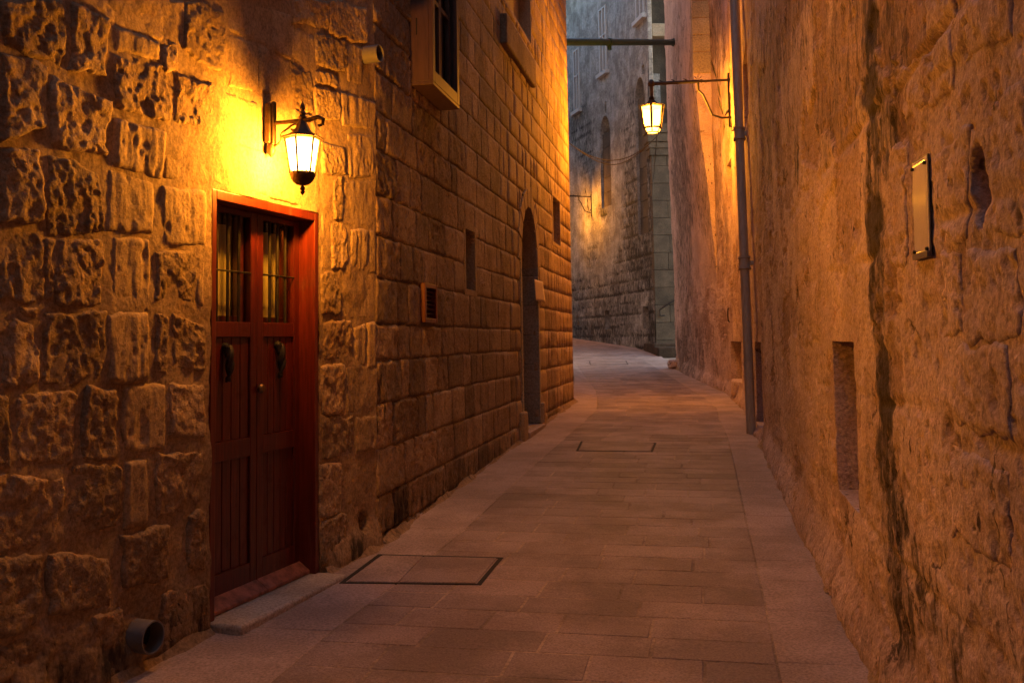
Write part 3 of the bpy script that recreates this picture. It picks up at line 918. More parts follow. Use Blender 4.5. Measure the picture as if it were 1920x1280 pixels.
# the door: frame (jambs + lintel) with everything else as its sub-parts
REC = -.105
JW = .045
mb = MB()
mb.wbox(WL, DS0 + .002, DS0 + JW, STEP_H, DTOP - .002, -.17, .006)
mb.wbox(WL, DS1 - JW, DS1 - .002, STEP_H, DTOP - .002, -.17, .006)
mb.wbox(WL, DS0 + JW, DS1 - JW, DTOP - .055, DTOP - .002, -.17, .006)
door = mb.build('door', M['frame_wood'], rough_house, bevel=.004)
L0, L1 = DS0 + JW + .003, DS1 - JW - .003
MIDS = WL.pix(482, 600, REC)[0]
def vh(v_, u_=432, d=REC): return WL.pix(u_, v_, d)[1]
wt, wb = vh(400), vh(603); pt1, pb1 = vh(632), vh(826); pt2, pb2 = vh(862), vh(1068)
htop, hbot = DTOP - .058, STEP_H + .006
kick0, kick1 = STEP_H + .004, vh(1105)
for (a, b) in ((L0, MIDS - .002), (MIDS + .002, L1)):
    st = .062; d0, d1 = REC - .045, REC
    mb = MB()
    mb.wbox(WL, a, a + st, hbot, htop, d0, d1); mb.wbox(WL, b - st, b, hbot, htop, d0, d1)
    for lo, hi in ((wt, htop), (pt1, wb), (pt2, pb1), (hbot, pb2)):
        mb.wbox(WL, a + st, b - st, lo, hi, d0 + .001, d1 - .001)
    mb.build('door_leaf', M['wood'], door, bevel=.004)
    for lo, hi in ((pb1, pt1), (pb2, pt2)):
        nb = 5; wbd = (b - a - 2 * st) / nb
        for k in range(nb):
            MB().wbox(WL, a + st + k * wbd + .003, a + st + (k + 1) * wbd - .003, lo, hi, d0 + .004, d1 - .014).build('door_board', M['wood'], door, bevel=.004)
    MB().wbox(WL, a + st, b - st, wb, wt, d0 + .012, d0 + .016).build('pane', M['glass'], door)
    n = 4
    for k in range(1, n):
        x = a + st + (b - a - 2 * st) * k / n
        MB().tube([WL.pt(x, wb, d1 - .012), WL.pt(x, wt, d1 - .012)], .0095, 8).build('window_bar', M['iron'], door, smooth=True)
    hb = vh(508)
    MB().tube([WL.pt(a + st - .004, hb, d1 - .004), WL.pt(b - st + .004, hb, d1 - .004)], .0055, 8).build('window_bar', M['iron'], door, smooth=True)
    ss = np.linspace(a + st - .03, b - st - .045, 60); hh = np.linspace(wb - .03, wt - .05, 14)
    S2, H2 = np.meshgrid(ss, hh, indexing='ij')
    D2 = d0 - .055 + -.006 + .004 * np.sin((S2 - a) * 70 + 1.5 * np.sin(H2 * 3)) + .003 * fbm(S2 * 30, H2 * 3, octv=2, seed=8)
    i2 = np.arange(S2.size).reshape(S2.shape)
    mesh_obj('curtain', WL.arr(S2.ravel(), H2.ravel(), D2.ravel()), np.stack([i2[:-1, :-1], i2[1:, :-1], i2[1:, 1:], i2[:-1, 1:]], -1).reshape(-1, 4), M['curtain'], door, smooth=True)
    # inner frame of the light, set back
    mb = MB()
    mb.wbox(WL, b - st - .045, b - st, wb, wt, d0 - .05, d0 - .004); mb.wbox(WL, a + st, b - st - .045, wb, wb + .035, d0 - .05, d0 - .004)
    mb.build('inner_frame', M['wood'], door, bevel=.003)
    # weatherboard at the foot, sloping out
    c = [WL.pt(s, h, d) for (h, d) in ((kick0, d1 + .001), (kick1, d1 + .001)) for s in (a, b)]
    c2 = [WL.pt(s, h, d) for (h, d) in ((kick0, d1 + .075), (kick0 + .02, d1 + .075)) for s in (a, b)]
    mb = MB().add([c[0], c[1], c[3], c[2], c2[0], c2[1], c2[3], c2[2]], [(0, 1, 2, 3), (4, 5, 6, 7), (0, 1, 5, 4), (3, 2, 6, 7), (0, 3, 7, 4), (1, 2, 6, 5)])
    mb.build('weatherboard', M['scuffed'], door, bevel=.004)
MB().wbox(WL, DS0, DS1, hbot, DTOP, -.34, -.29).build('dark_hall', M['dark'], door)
# knockers: twisted iron drops hung from a boss
for (u, v0, v1) in ((433, 644, 714), (530, 641, 706)):
    s, h1 = WL.pix(u, v0, REC + .03); h0 = WL.pix(u, v1, REC + .03)[1]
    mb = MB()
    mb.lathe([(.002, .0), (.026, .0), (.028, .012), (.02, .03), (.004, .036)], WL.pt(s, h1 - .02, REC - .015), 14, axis=list(WL.nrm(s)))
    L = h1 - h0
    for ph in (0, math.pi):
        path = [WL.pt(s + .011 * math.cos(ph + 7 * t) * (1 - .3 * t), h1 - .015 - L * .95 * t, REC + .012 + .010 * math.sin(ph + 7 * t) + .012 * math.sin(math.pi * t)) for t in np.linspace(0, 1, 18)]
        mb.tube(path, [.016 + .007 * math.sin(math.pi * min(1, t * 1.2)) - .008 * t for t in np.linspace(0, 1, 18)], 8)
    mb.lathe([(.002, -.016), (.015, -.01), (.018, 0), (.013, .012), (.002, .016)], WL.pt(s, h0 + .014, REC + .014), 10)
    mb.build('knocker', M['iron'], door, smooth=True)
s, h = WL.pix(490, 728, REC + .02)
MB().lathe([(.012, -.03), (.012, 0), (.024, .006), (.028, .018), (.02, .03), (.003, .034)], WL.pt(s, h, REC + .006), 14, axis=list(WL.nrm(s))).build('door_knob', M['brass'], door, smooth=True)

# grey plastic pipe stubs standing out of this wall
def stub(name, label, u, v, rad, out, deep, tilt=0.0):
    s, h = WL.pix(u, v)
    c = WL.pt(s, h); t = thing(name, label, 'pipe', c)
    ax = (WL.nrm(s) + WL.tan(s) * tilt).normalized()
    MB().lathe([(rad, -deep), (rad, out), (rad * .9, out), (rad * .9, -deep)], c, 28, axis=list(ax), caps=False).build('pipe_tube', M['pvc'], t, smooth=True)
    MB().lathe([(rad * .895, 0), (rad * .895, .004)], c + ax * (out * .25), 20, axis=list(ax)).build('pipe_shade_disc', M['dark'], t)  # dark disc stands in for the shade inside the pipe
    return t
stub('waste_pipe', 'grey plastic pipe stub low on the rubble wall left of the doorstep', 252, 1190, .074, .11, .1, -.04)
stub('drain_spout', 'grey plastic pipe stub high on the wall near the wooden window box', 682, 104, .062, .13, .1, -.02)
# old plaster fillet under the upper stub
s, h = WL.pix(688, 120); s2, h2 = WL.pix(690, 330)

# ------------------------------------------------------------------ dressed stone house, left, with the arched doorway
B1 = WD.pt(5, WD.foot(5))
dressed = thing('stone_house', 'dressed ashlar stone house with the arched doorway and wooden window box', 'house', (B1.x, B1.y, B1.z))
def op(W, u0, v0, u1, v1, dep):
    a = W.pix(u0, v0); b = W.pix(u1, v1); c = W.pix(u0, v1); d = W.pix(u1, v0)
    return [a[0], d[0], (b[1] + c[1]) / 2, (a[1] + d[1]) / 2, dep]
o_door = op(WD, 973, 400, 1003, 806, .38)
tmp = WD.pix(988, 388); o_door[3] = tmp[1]
o_door[2] = WD.foot(o_door[0]) + .08
o_slot = op(WD, 871, 432, 889, 543, .24)
o_win = op(WD, 1035, 372, 1048, 456, .22)
o_vent = op(WD, 787, 533, 811, 605, .10)
o_blind = op(WD, 946, -60, 992, 42, .16)
OPD = [o_door, o_slot, o_win, o_vent, o_blind]
ch = .3068
hb0 = WD.pix(704, 683)[1]
kk = int((hb0 + 0.3) / ch) + 1
rd = random.Random(33)
hs = [hb0 - kk * ch + i * ch + rd.uniform(-.030, .030) for i in range(0, kk + 34)]
hs = [h for h in hs if h < 12.0] + [12.0]
LEN = WD.S[-1]
blocks = courses(hs, 0.0, LEN, (.22, .72), OPD, .0032, rd)
# keep only what stands clear of the street surface
blocks = [b for b in blocks if b[3] > WD.foot((b[0] + b[1]) / 2) - .05]
cand = []
for b in blocks:
    q = rect(*b)
    q = [(s + rd.uniform(-.004, .004), h + rd.uniform(-.007, .006)) for s, h in q]
    cand.append((seen_size(WD, q), q))
cand.sort(key=lambda z: -z[0])
rest = []
for i, (a, q) in enumerate(cand):
    s_ = q[0][0]
    near = max(0.0, 1 - s_ / 3.5)
    jam = o_door[0] - .22 < q[1][0] and q[0][0] < o_door[1] + .22
    ro = .006 + .022 * near * rd.random() + .008 * rd.random()
    dp = rd.uniform(.002, .008) + .010 * near
    if jam: ro, dp = .003, .02
    kw = dict(wob=.009 + .008 * near, rnd=.02 + .06 * near, bevel=.004 + .008 * near, grooved=rd.random() < .35, gs=.4, tilt=rd.uniform(-.006, .006), base=-.05)
    if i < 285 and a > 12:
        cell = .018 if s_ < 2.0 else .03 if s_ < 4.5 else .05
        geo = stone_geo(WD, q, dp, ro, cell, 500 + i * 3, **kw)
        low = sstep(.50, .08, geo[0][:, 2] - gnp(geo[0][:, 1]))
        mesh_obj('stone', geo[0], geo[1], M['dressed'] if not jam else M['smooth'], dressed, smooth=True, attrs={'stain': .42 * low + (.25 if rd.random() < .06 else 0)})
    else:
        rest.append(stone_geo(WD, q, dp, ro, .11, 500 + i * 3, **kw))
v, f = join_geo(rest)
tag(mesh_obj('ashlar_stones', v, f, M['dressed'], dressed, smooth=True), kind='stuff')
sgd = lines(0, LEN, lambda x: .12, [x for o in OPD for x in o[:2]]); hgd = lines(-.4, 12.0, lambda x: .16, [x for o in OPD for x in o[2:4]])
def holed(W, sg, hg, d, ops, mat, parent, name):
    S, H = np.meshgrid(sg, hg, indexing='ij')
    V = W.arr(S.ravel(), H.ravel(), np.full(S.size, d))
    idx = np.arange(S.size).reshape(S.shape)
    SM, HM = np.meshgrid((sg[:-1] + sg[1:]) / 2, (hg[:-1] + hg[1:]) / 2, indexing='ij')
    keep = np.ones_like(SM, bool)
    for o in ops: keep &= ~((SM > o[0]) & (SM < o[1]) & (HM > o[2]) & (HM < o[3]))
    F = np.stack([idx[:-1, :-1], idx[1:, :-1], idx[1:, 1:], idx[:-1, 1:]], -1)[keep]
    if W.side == 1: F = F[:, ::-1]
    return mesh_obj(name, V, F, mat, parent)
holed(WD, sgd, hgd, -.004, OPD, M['joint'], dressed, 'mortar_wall')
def recess(W, o, parent, rmat, bmat, lip=.012, foot=True):
    s0, s1, h0, h1, dep = o[:5]
    t = .06
    mb = MB()
    mb.wbox(W, s0 - t, s0, h0, h1, -dep, lip); mb.wbox(W, s1, s1 + t, h0, h1, -dep, lip)
    mb.wbox(W, s0 - t, s1 + t, h1, h1 + t, -dep, lip - .003); mb.wbox(W, s0 - t, s1 + t, h0 - t, h0, -dep, lip - .003)
    mb.build('reveal', rmat, parent)
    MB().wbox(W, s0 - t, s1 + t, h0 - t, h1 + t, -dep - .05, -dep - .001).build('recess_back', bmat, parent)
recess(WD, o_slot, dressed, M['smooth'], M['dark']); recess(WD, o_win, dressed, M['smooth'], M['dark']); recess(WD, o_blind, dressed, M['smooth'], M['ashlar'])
mbw = MB().wbox(WD, o_slot[0], o_slot[1], (o_slot[2] + o_slot[3]) / 2 - .012, (o_slot[2] + o_slot[3]) / 2 + .012, -.12, -.09)
mbw.build('window_bar', M['iron'], dressed)
# arched doorway: jambs of dressed blocks, arch ring, deep reveal, grey door
s0, s1, h0, h1, dep = o_door
wd = s1 - s0; sp = h1 - wd * .62
mb = MB()
def arch_pts(n=12):
    c = (s0 + s1) / 2
    return [(c - wd / 2 * math.cos(math.pi * k / n), sp + (h1 - sp) * math.sin(math.pi * k / n)) for k in range(n + 1)]
ap = arch_pts()
# spandrels fill the square head down to the arch
for (side, pts) in ((0, ap[:7]), (1, ap[6:])):
    m2 = MB(); cs, chh = (s0 - .002, h1 + .03) if side == 0 else (s1 + .002, h1 + .03)
    fr = [WD.pt(cs, chh, .014)] + [WD.pt(a, b, .014) for a, b in pts]; bk = [WD.pt(cs, chh, -dep)] + [WD.pt(a, b, -dep) for a, b in pts]
    n = len(fr)
    m2.add(fr + bk, [(0, k, k + 1) for k in range(1, n - 1)] + [(n, n + k + 1, n + k) for k in range(1, n - 1)] + [(k, (k + 1) % n, n + (k + 1) % n, n + k) for k in range(n)])
    m2.build('arch_spandrel', M['smooth'], dressed)
nv = 9
for k in range(nv):                                               # voussoirs
    a0, a1 = math.pi * k / nv + .02, math.pi * (k + 1) / nv - .02
    c = (s0 + s1) / 2
    q = []
    for (aa, rr_) in ((a0, 1.0), (a1, 1.0), (a1, 1.38), (a0, 1.38)):
        q.append((c - wd / 2 * rr_ * math.cos(aa), sp + (h1 - sp + (rr_ - 1) * wd * .5) * math.sin(aa)))
    MB().box8([WD.pt(a, b, d) for d in (.004, .032) for a, b in q]).build('stone', M['smooth'], dressed, bevel=.008)
mb = MB()
hq = h0
k = 0
while hq < sp + .3:                                               # deep jamb blocks
    hh_ = min(.42, sp + .3 - hq)
    MB().wbox(WD, s0 - .10, s0, hq + .003, hq + hh_ - .003, -dep, .030).build('stone', M['ashlar'], dressed, bevel=.006)
    MB().wbox(WD, s1, s1 + .10, hq + .003, hq + hh_ - .003, -dep, .030).build('stone', M['ashlar'], dressed, bevel=.006)
    hq += hh_
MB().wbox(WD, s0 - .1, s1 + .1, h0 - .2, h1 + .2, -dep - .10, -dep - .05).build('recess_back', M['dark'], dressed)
dm = plain_mat('grey_weathered_wood', (0.09, 0.085, 0.08), .6, var=.3, stretch=(5, 5, .5))
dr = MB().wbox(WD, s0 + .001, s1 - .001, h0 + .002, h1, -dep - .045, -dep + .02).build('arched_door', dm, dressed)
for k in range(4):
    w_ = wd / 4
    MB().wbox(WD, s0 + k * w_ + .006, s0 + (k + 1) * w_ - .006, h0 + .03, sp + .25, -dep + .021, -dep + .035).build('door_board', dm, dr, bevel=.003)
MB().wbox(WD, s0 - .02, s1 + .02, h0 - .22, h0, -dep, .10).build('doorstep', M['slab'], dressed, bevel=.015)
q = [WD.pix(950, 772, .05), WD.pix(980, 768, .05), WD.pix(980, 818, .05), WD.pix(950, 838, .05)]
def guard(sa, sb, ht):
    z = WD.foot((sa + sb) / 2)
    MB().wbox(WD, sa, sb, z - .1, z + ht, .0, .085).build('guard_stone', M['smooth'], dressed, bevel=.03)
guard(s0 - .30, s0 - .02, .36); guard(s1 + .02, s1 + .16, .34)
# sill under the small slot, ledge stone above the blind window
e0, e1 = WD.pix(938, 70), WD.pix(994, 128)
MB().wbox(WD, e0[0], e1[0], e0[1] - .08, e0[1] + .30, -.05, .085).build('ledge_stone', M['dressed'], dressed, bevel=.02)
# louvred vent
s0, s1, h0, h1 = o_vent[:4]
mb = MB(); t = .035
mb.wbox(WD, s0, s0 + t * 1.5, h0, h1, -.10, .045); mb.wbox(WD, s1 - t, s1, h0, h1, -.10, .045); mb.wbox(WD, s0 + t * 1.5, s1 - t, h1 - t, h1, -.10, .043); mb.wbox(WD, s0 + t * 1.5, s1 - t, h0, h0 + t, -.10, .043)
vent = mb.build('louvre_vent', M['frame_wood'], dressed, bevel=.004)
for k in range(7):
    hz = h0 + t + (h1 - h0 - 2 * t) * (k + .5) / 7; dh = (h1 - h0 - 2 * t) / 7 * .42
    c = [WD.pt(s, h, d) for (h, d) in ((hz + dh * .9, -.055), (hz + dh * 1.2, -.045), (hz - dh * .9, .03), (hz - dh * 1.2, .02)) for s in (s0 + t * 1.5, s1 - t)]
    MB().box8([c[0], c[1], c[3], c[2], c[6], c[7], c[5], c[4]]).build('slat', M['frame_wood'], vent)
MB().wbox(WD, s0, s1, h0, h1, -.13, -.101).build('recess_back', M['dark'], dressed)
# wooden window box
bs0, bh0 = WD.pix(768, 161)
BD = .20; bs1 = WD.pix(861, 120, BD)[0]; bh1 = bh0 + 1.55
mb = MB(); t = .03
mb.wbox(WD, bs0, bs0 + t, bh0 + t, bh1, -.03, BD - .035)                       # cheek facing the viewer
mb.wbox(WD, bs1 - t, bs1, bh0 + t, bh1, -.03, BD - .035)
mb.wbox(WD, bs0, bs1, bh0, bh0 + t, -.03, BD - .002); mb.wbox(WD, bs0 - .02, bs1 + .02, bh1, bh1 + .05, -.03, BD + .03)
wbx = mb.build('window_box', M['box_wood'], dressed, bevel=.004)
mb = MB(); fw = .075
mb.wbox(WD, bs0, bs0 + fw, bh0 + t, bh1, BD - .035, BD); mb.wbox(WD, bs1 - fw, bs1, bh0 + t, bh1, BD - .035, BD)
mb.wbox(WD, bs0 + fw, bs1 - fw, bh0 + t, bh0 + t + .10, BD - .034, BD - .001); mb.wbox(WD, bs0 + fw, bs1 - fw, bh1 - .08, bh1, BD - .034, BD - .001)
mb.build('window_frame', M['box_wood'], wbx, bevel=.004)
sash = plain_mat('dark_brown_sash', (0.045, 0.024, 0.018), .5, var=.2)
mid = bs0 + fw + (bs1 - bs0 - 2 * fw) * .52
for a, b in ((bs0 + fw + .003, mid), (mid + .003, bs1 - fw - .003)):
    mb = MB(); lo, hi = bh0 + t + .103, bh1 - .083
    mb.wbox(WD, a, a + .04, lo, hi, BD - .10, BD - .06); mb.wbox(WD, b - .04, b, lo, hi, BD - .10, BD - .06)
    for z in (lo, (lo + hi) / 2 - .02, hi - .04): mb.wbox(WD, a + .04, b - .04, z, z + .04, BD - .099, BD - .061)
    mb.build('sash', sash, wbx, bevel=.003)
    MB().wbox(WD, a + .04, b - .04, lo, hi, BD - .083, BD - .079).build('pane', M['glass'], wbx)
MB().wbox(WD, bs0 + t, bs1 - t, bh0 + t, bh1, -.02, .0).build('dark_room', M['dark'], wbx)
s, h = WD.pix(785, 72, .08)
MB().wbox(WD, bs0 - .004, bs0 + .002, bh0 + .42, bh0 + .56, .058, .068).build('peep_slot', M['dark'], wbx)
# return wall round the corner; core and roof slab give the house its depth
c0 = WD.p[-1]
WDR = PolyWall([c0, c0 + Vector((-.35, 5.5)), c0 + Vector((-2.4, 14)), c0 + Vector((-4.6, 22)), c0 + Vector((-9, 28.5)), c0 + Vector((-20, 32))], 1)  # raised and run on out of view to hold sky light off the far wall
sgr = np.concatenate([np.linspace(0, 6, 61), np.linspace(6.5, WDR.S[-1], 40)]); hgr = np.linspace(-.3, 17.0, 90)
S2, H2 = np.meshgrid(sgr, hgr, indexing='ij')
V2 = WDR.arr(S2.ravel(), H2.ravel(), (.02 * fbm(S2 * 2, H2 * 2, octv=4, seed=3)).ravel() - .012)
i2 = np.arange(S2.size).reshape(S2.shape)
mesh_obj('side_wall_sky_block', V2, np.stack([i2[:-1, :-1], i2[:-1, 1:], i2[1:, 1:], i2[1:, :-1]], -1).reshape(-1, 4), M['plaster'], dressed, smooth=True)
# end faces of the corner stones
MB().wbox(WD, LEN - .25, LEN - .001, -.3, 12.0, -.3, -.006).build('corner_core', M['joint'], dressed)
MB().wbox(WD, 0, LEN - .26, -.3, 12.0, -1.0, -.55).build('wall_core', M['joint'], dressed)
MB().wbox(WL, -9.0, 1.9, 8.45, 8.6, -1.0, .05).build('coping', M['smooth'], rough_house)
MB().wbox(WD, 0.02, LEN, 12.0, 12.15, -1.0, .06).build('coping', M['smooth'], dressed)
# paper notice beside the arched doorway
a = WD.pix(1003, 523, .045); b = WD.pix(1019, 566, .045)
pc_ = WD.pt((a[0] + b[0]) / 2, b[1], .03)
pn = thing('paper_notice', 'pale curling paper notice stuck on the wall right of the arched doorway', 'notice', pc_)
ss = np.linspace(a[0], b[0] - .05, 9); hh = np.linspace(b[1], a[1], 9)
S2, H2 = np.meshgrid(ss, hh, indexing='ij'); i2 = np.arange(S2.size).reshape(S2.shape)
dd = .036 + .03 * ((S2 - ss[0]) / (ss[-1] - ss[0])) ** 2 * (1 - (H2 - hh[0]) / (hh[-1] - hh[0]) * .6)
o = mesh_obj('sheet', WD.arr((S2 + (.10 * (1 - (H2 - hh[0]) / (hh[-1] - hh[0])))).ravel(), H2.ravel(), dd.ravel()), np.stack([i2[:-1, :-1], i2[1:, :-1], i2[1:, 1:], i2[:-1, 1:]], -1).reshape(-1, 4), M['paper'], pn, smooth=True)
m_ = o.modifiers.new('thick', 'SOLIDIFY'); m_.thickness = .002

# ------------------------------------------------------------------ the plastered wall on the right
B2 = WR.pt(EOFF + 4, WR.foot(EOFF + 4))
right = thing('plastered_building', 'tall building with peeling stained plaster walling the right side of the alley', 'building', (B2.x, B2.y, B2.z))
OPR = []
n1 = op(WR, 1560, 638, 1606, 940, .22); a1 = WR.pix(1560, 638); a2 = WR.pix(1612, 935)
n1 = [a2[0], a1[0], WR.pix(1590, 938)[1], WR.pix(1580, 640)[1], 0.34, .06]
n2 = [WR.pix(1391, 680)[0], WR.pix(1371, 680)[0], WR.pix(1382, 714)[1], WR.pix(1380, 640)[1], .22, .06]
n3 = [WR.pix(1428, 690)[0], WR.pix(1417, 690)[0], WR.foot(WR.pix(1423, 700)[0]) + .12, WR.pix(1422, 641)[1], .20, .06]
n4 = [WR.pix(1403, 160)[0], WR.pix(1393, 160)[0], WR.pix(1398, 245)[1], WR.pix(1398, 78)[1], .20, .02]
n5 = [WR.pix(1371, 320)[0], WR.pix(1363, 320)[0], WR.pix(1367, 368)[1], WR.pix(1367, 303)[1], .12, .02]
OPR = [n1, n2, n3, n4, n5]
oval = (WR.pix(1834, 350), WR.pix(1820, 350)[0] - WR.pix(1848, 350)[0], WR.pix(1834, 275)[1] - WR.pix(1834, 425)[1])
# stains: picture points read into wall co-ordinates (centre, half sizes, weight)
STAIN = [(1624, 40, 16, 120, .62), (1632, 200, 18, 120, .62), (1640, 340, 17, 110, .55), (1645, 460, 18, 110, .62), (1650, 590, 15, 110, .5), (1658, 720, 17, 110, .62), (1664, 850, 18, 110, .62), (1676, 990, 18, 100, .55), (1688, 1130, 20, 120, .5), (1740, 1120, 16, 110, .45), (1790, 1200, 14, 90, .42),
         (1632, 40, 14, 55, .9), (1630, 175, 17, 60, 1.0), (1640, 265, 12, 60, .7), (1660, 250, 30, 110, .55), (1655, 120, 55, 120, .48), (1590, 120, 70, 150, .40), (1540, 60, 90, 120, .36),
         (1480, 90, 60, 140, .40), (1440, 240, 40, 140, .36), (1644, 440, 15, 62, 1.0), (1637, 560, 7, 70, .6), (1655, 680, 13, 60, .8), (1662, 760, 15, 50, .85), (1664, 855, 17, 70, .75),
         (1688, 960, 22, 45, .62), (1678, 1060, 12, 70, .62), (1690, 1180, 14, 70, .58), (1722, 1060, 9, 60, .6), (1760, 1190, 9, 60, .5), (1700, 1150, 20, 120, .3),
         (1497, 290, 7, 60, .55), (1440, 60, 30, 90, .4), (1340, 60, 18, 110, .48), (1285, 300, 20, 200, .50), (1330, 330, 24, 120, .40), (1284, 480, 16, 170, .42),
         (1285, 90, 18, 110, .30), (1350, 430, 18, 90, .36), (1730, 60, 50, 80, .22), (1290, 660, 24, 60, .5), (1350, 640, 30, 80, .3), (1480, 800, 40, 90, .22), (1460, 700, 30, 120, .22), (1850, 820, 50, 80, .2), (1780, 500, 40, 60, .22)]
ST_W = []
for (u, v, ru, rv, w) in STAIN:
    w = min(w, .46 + w * .46)
    a, b = WR.pix(u - ru, v)[0], WR.pix(u + ru, v)[0]
    ST_W.append((((a + b) / 2, WR.pix(u, v)[1]), abs(a - b) / 2, (WR.pix(u, v - rv)[1] - WR.pix(u, v + rv)[1]) / 2, w))
def stain_r(S, H):
    r_ = np.zeros_like(S)
    wv = .55 * fbm(S * 3, H * 2.2, octv=4, seed=60); wh = .5 * fbm(S * 4, H * 2, octv=3, seed=61)
    for (c, a, b, w) in ST_W:
        e = np.hypot((S - c[0]) / a + wv, (H - c[1]) / b + wh)
        r_ = np.maximum(r_, w * sstep(1.5, .75, e))
    foot = H - gnp(WR.arr(S.ravel(), 0, 0)[:, 1]).reshape(S.shape)
    r_ = np.maximum(r_, .30 * sstep(.45, .05, foot))
    return r_
pa, pb = WR.pix(1709, 390), WR.pix(1742, 390); PLQ = ((pa[0] + pb[0]) / 2, WR.pix(1725, 388)[1], abs(pa[0] - pb[0]) / 2, (WR.pix(1725, 288)[1] - WR.pix(1725, 488)[1]) / 2)
def peel_mask(S, H):
    return sstep(.0, .035, fbm(S * 1.3, H * 1.7, octv=8, gain=.64, seed=23) + .10 * np.minimum(H - 2.7, 1.2) - .02)
def right_disp(S, H):
    near = sstep(EOFF + 4.5, EOFF - .2, S)                          # bare eroded stone towards the viewer
    d = .009 * fbm(S * 1.1, H * .9, octv=4, seed=20)
    d = d + .007 * fbm(S * 3.5, H * 5, octv=6, gain=.62, seed=21) + .004 * fbm(S * 22, H * 30, octv=3, seed=22)
    peel = peel_mask(S, H)
    d = d - .006 * peel - (.007 - .004 * near) * peel * (.6 * facets(S * 7 + fbm(S * 8, H * 8, octv=3, seed=47), H * 9, 24) + .5 * fbm(S * 9, H * 11, octv=4, gain=.6, seed=24))
    wj = .25 * fbm(S * 12, H * 12, octv=3, seed=49)
    d = d - .013 * pits(S * 9 + wj, H * 11, seed=25, keep=.20) ** .6 - (.005 * near + .007) * pits(S * 17, H * 19 + wj, seed=26, keep=.24) ** .6 - .011 * pits(S * 4 + wj, H * 5, seed=29, keep=.10) ** .6
    scab = sstep(.10, .125, fbm(S * 1.3 + 7, H * 1.1, octv=4, seed=27))
    d = d + .010 * scab * (1 - peel)
    for k, (hc, amp) in enumerate(((2.55, .03), (1.95, .02), (1.32, .018), (.72, .018))):
        wob = hc + .05 * fbm(S * 1.2 + k * 5, S * 0 + k, octv=3, seed=28)
        d = d - .8 * amp * near * np.exp(-((H - wob) / .022)**2) * (0.35 + .65 * sstep(-.25, .2, fbm(S * 3 + k, S * 0, octv=2, seed=30)))
    (oc, ow, oh) = oval
    e = np.hypot((S - oc[0] + .015 * fbm(S * 9, H * 9, seed=4)) / (abs(ow) * .5), (H - oc[1]) / (oh * .5))
    d = d - .13 * sstep(1.12, .82, e) + .03 * sstep(1.0, .6, e) * fbm(S * 22, H * 14, octv=3, seed=46)
    foot = H - gnp(WR.arr(S.ravel(), 0, 0)[:, 1]).reshape(S.shape)
    d = d + .07 * sstep(.30, .0, foot) + .035 * sstep(.9, .1, foot) * fbm(S * 1.7, H * 1.7, octv=3, seed=48)
    flat = sstep(1.25, .95, np.maximum(np.abs(S - PLQ[0]) / PLQ[2], np.abs(H - PLQ[1]) / PLQ[3]))
    d = d * (1 - .9 * flat)
    for o in OPR:                                                   # keep the edge of each opening tidy
        dx = np.maximum(np.maximum(o[0] - S, S - o[1]), 0); dy = np.maximum(np.maximum(o[2] - H, H - o[3]), 0)
        k = sstep(0, .10, np.hypot(dx, dy)); d = d * (.35 + .65 * k)
    return d
snr = [x for o in OPR for x in o[:2]]; hnr = [x for o in OPR for x in o[2:4]]
def stepr(x):
    z = x - EOFF + 4.2
    return .25 if z < 0.8 else max(.011, .0036 * z)
sg = lines(0, WR.S[-1], stepr, snr); hg = lines(-.3, 13.0, lambda x: .015 if x < 3.2 else .04 if x < 6 else .08, hnr)
grid_wall('plaster_wall', WR, sg, hg, right_disp, OPR, M['plaster'], right, stain=stain_r, tone=lambda S, H: .75 * peel_mask(S, H) + .25 * sstep(.10, .125, fbm(S * 1.3 + 7, H * 1.1, octv=4, seed=27)))
foot_fillet(WR, EOFF - 6, WR.S[-1] - .3, .09, .10, right, 6, skip=[(n1[0] - .02, n1[1] + .02)])
foot_fillet(WD, 0.05, LEN - .02, .10, .07, dressed, 5, skip=[(o_door[0] - .05, o_door[1] + .05)])
core(WR, 0, WR.S[-1] - .02, -.3, 13.0, -1.6, -1.0, M['plaster'], right, 'wall_core')
core(WR, 0, WR.S[-1], 13.0, 13.15, -1.6, .05, M['smooth'], right, 'coping')
WRE = PolyWall([WR.p[-1], WR.p[-1] + Vector((1.9, .6))], -1)
MB().wbox(WRE, 0.02, 2.0, -.3, 13.0, -.5, -.02).build('end_wall', M['plaster'], right)
# wooden lining and rubble block inside the near recess
s0, s1, h0, h1 = n1[:4]
MB().wbox(WR, s0 + .004, s0 + .05, h0, h1, -.32, -.02).build('recess_lining', M['box_wood'], right, bevel=.005)
geo = stone_geo(WR, rect(s0 + .06, s1 - .01, h0 + .02, h0 + (h1 - h0) * .74), .05, .030, .014, 901, base=-.33, rnd=.12, dfun=lambda S, H: -.25 + 0 * S)
mesh_obj('infill_stone', geo[0], geo[1], M['rubble'], right, smooth=True)
# boulder at the foot of the small far recess, block beside it
def boulder(W, s, h, sz, seed, name, mat, parent, d=.05):
    bm = bmesh.new(); bmesh.ops.create_icosphere(bm, subdivisions=3, radius=1)
    P = np.array([list(v.co) for v in bm.verts]); n = fbm(P[:, 0] * 1.6 + seed, P[:, 1] * 1.6, P[:, 2] * 1.6, octv=4, seed=50)
    P = np.sign(P) * np.abs(P) ** .55 * (1 + .28 * n[:, None])
    c = W.pt(s, h, d); t, nn = W.tan(s), W.nrm(s)
    V = [c + t * (p[0] * sz[0]) + nn * (p[1] * sz[1]) + Vector((0, 0, p[2] * sz[2])) for p in P]
    F = [[v.index for v in f.verts] for f in bm.faces]; bm.free()
    return mesh_obj(name, V, F, mat, parent, smooth=True)
s, h = WR.pix(1383, 728); boulder(WR, s, h, (.30, .10, .15), 3, 'foot_stone', M['plaster'], right, d=.0)
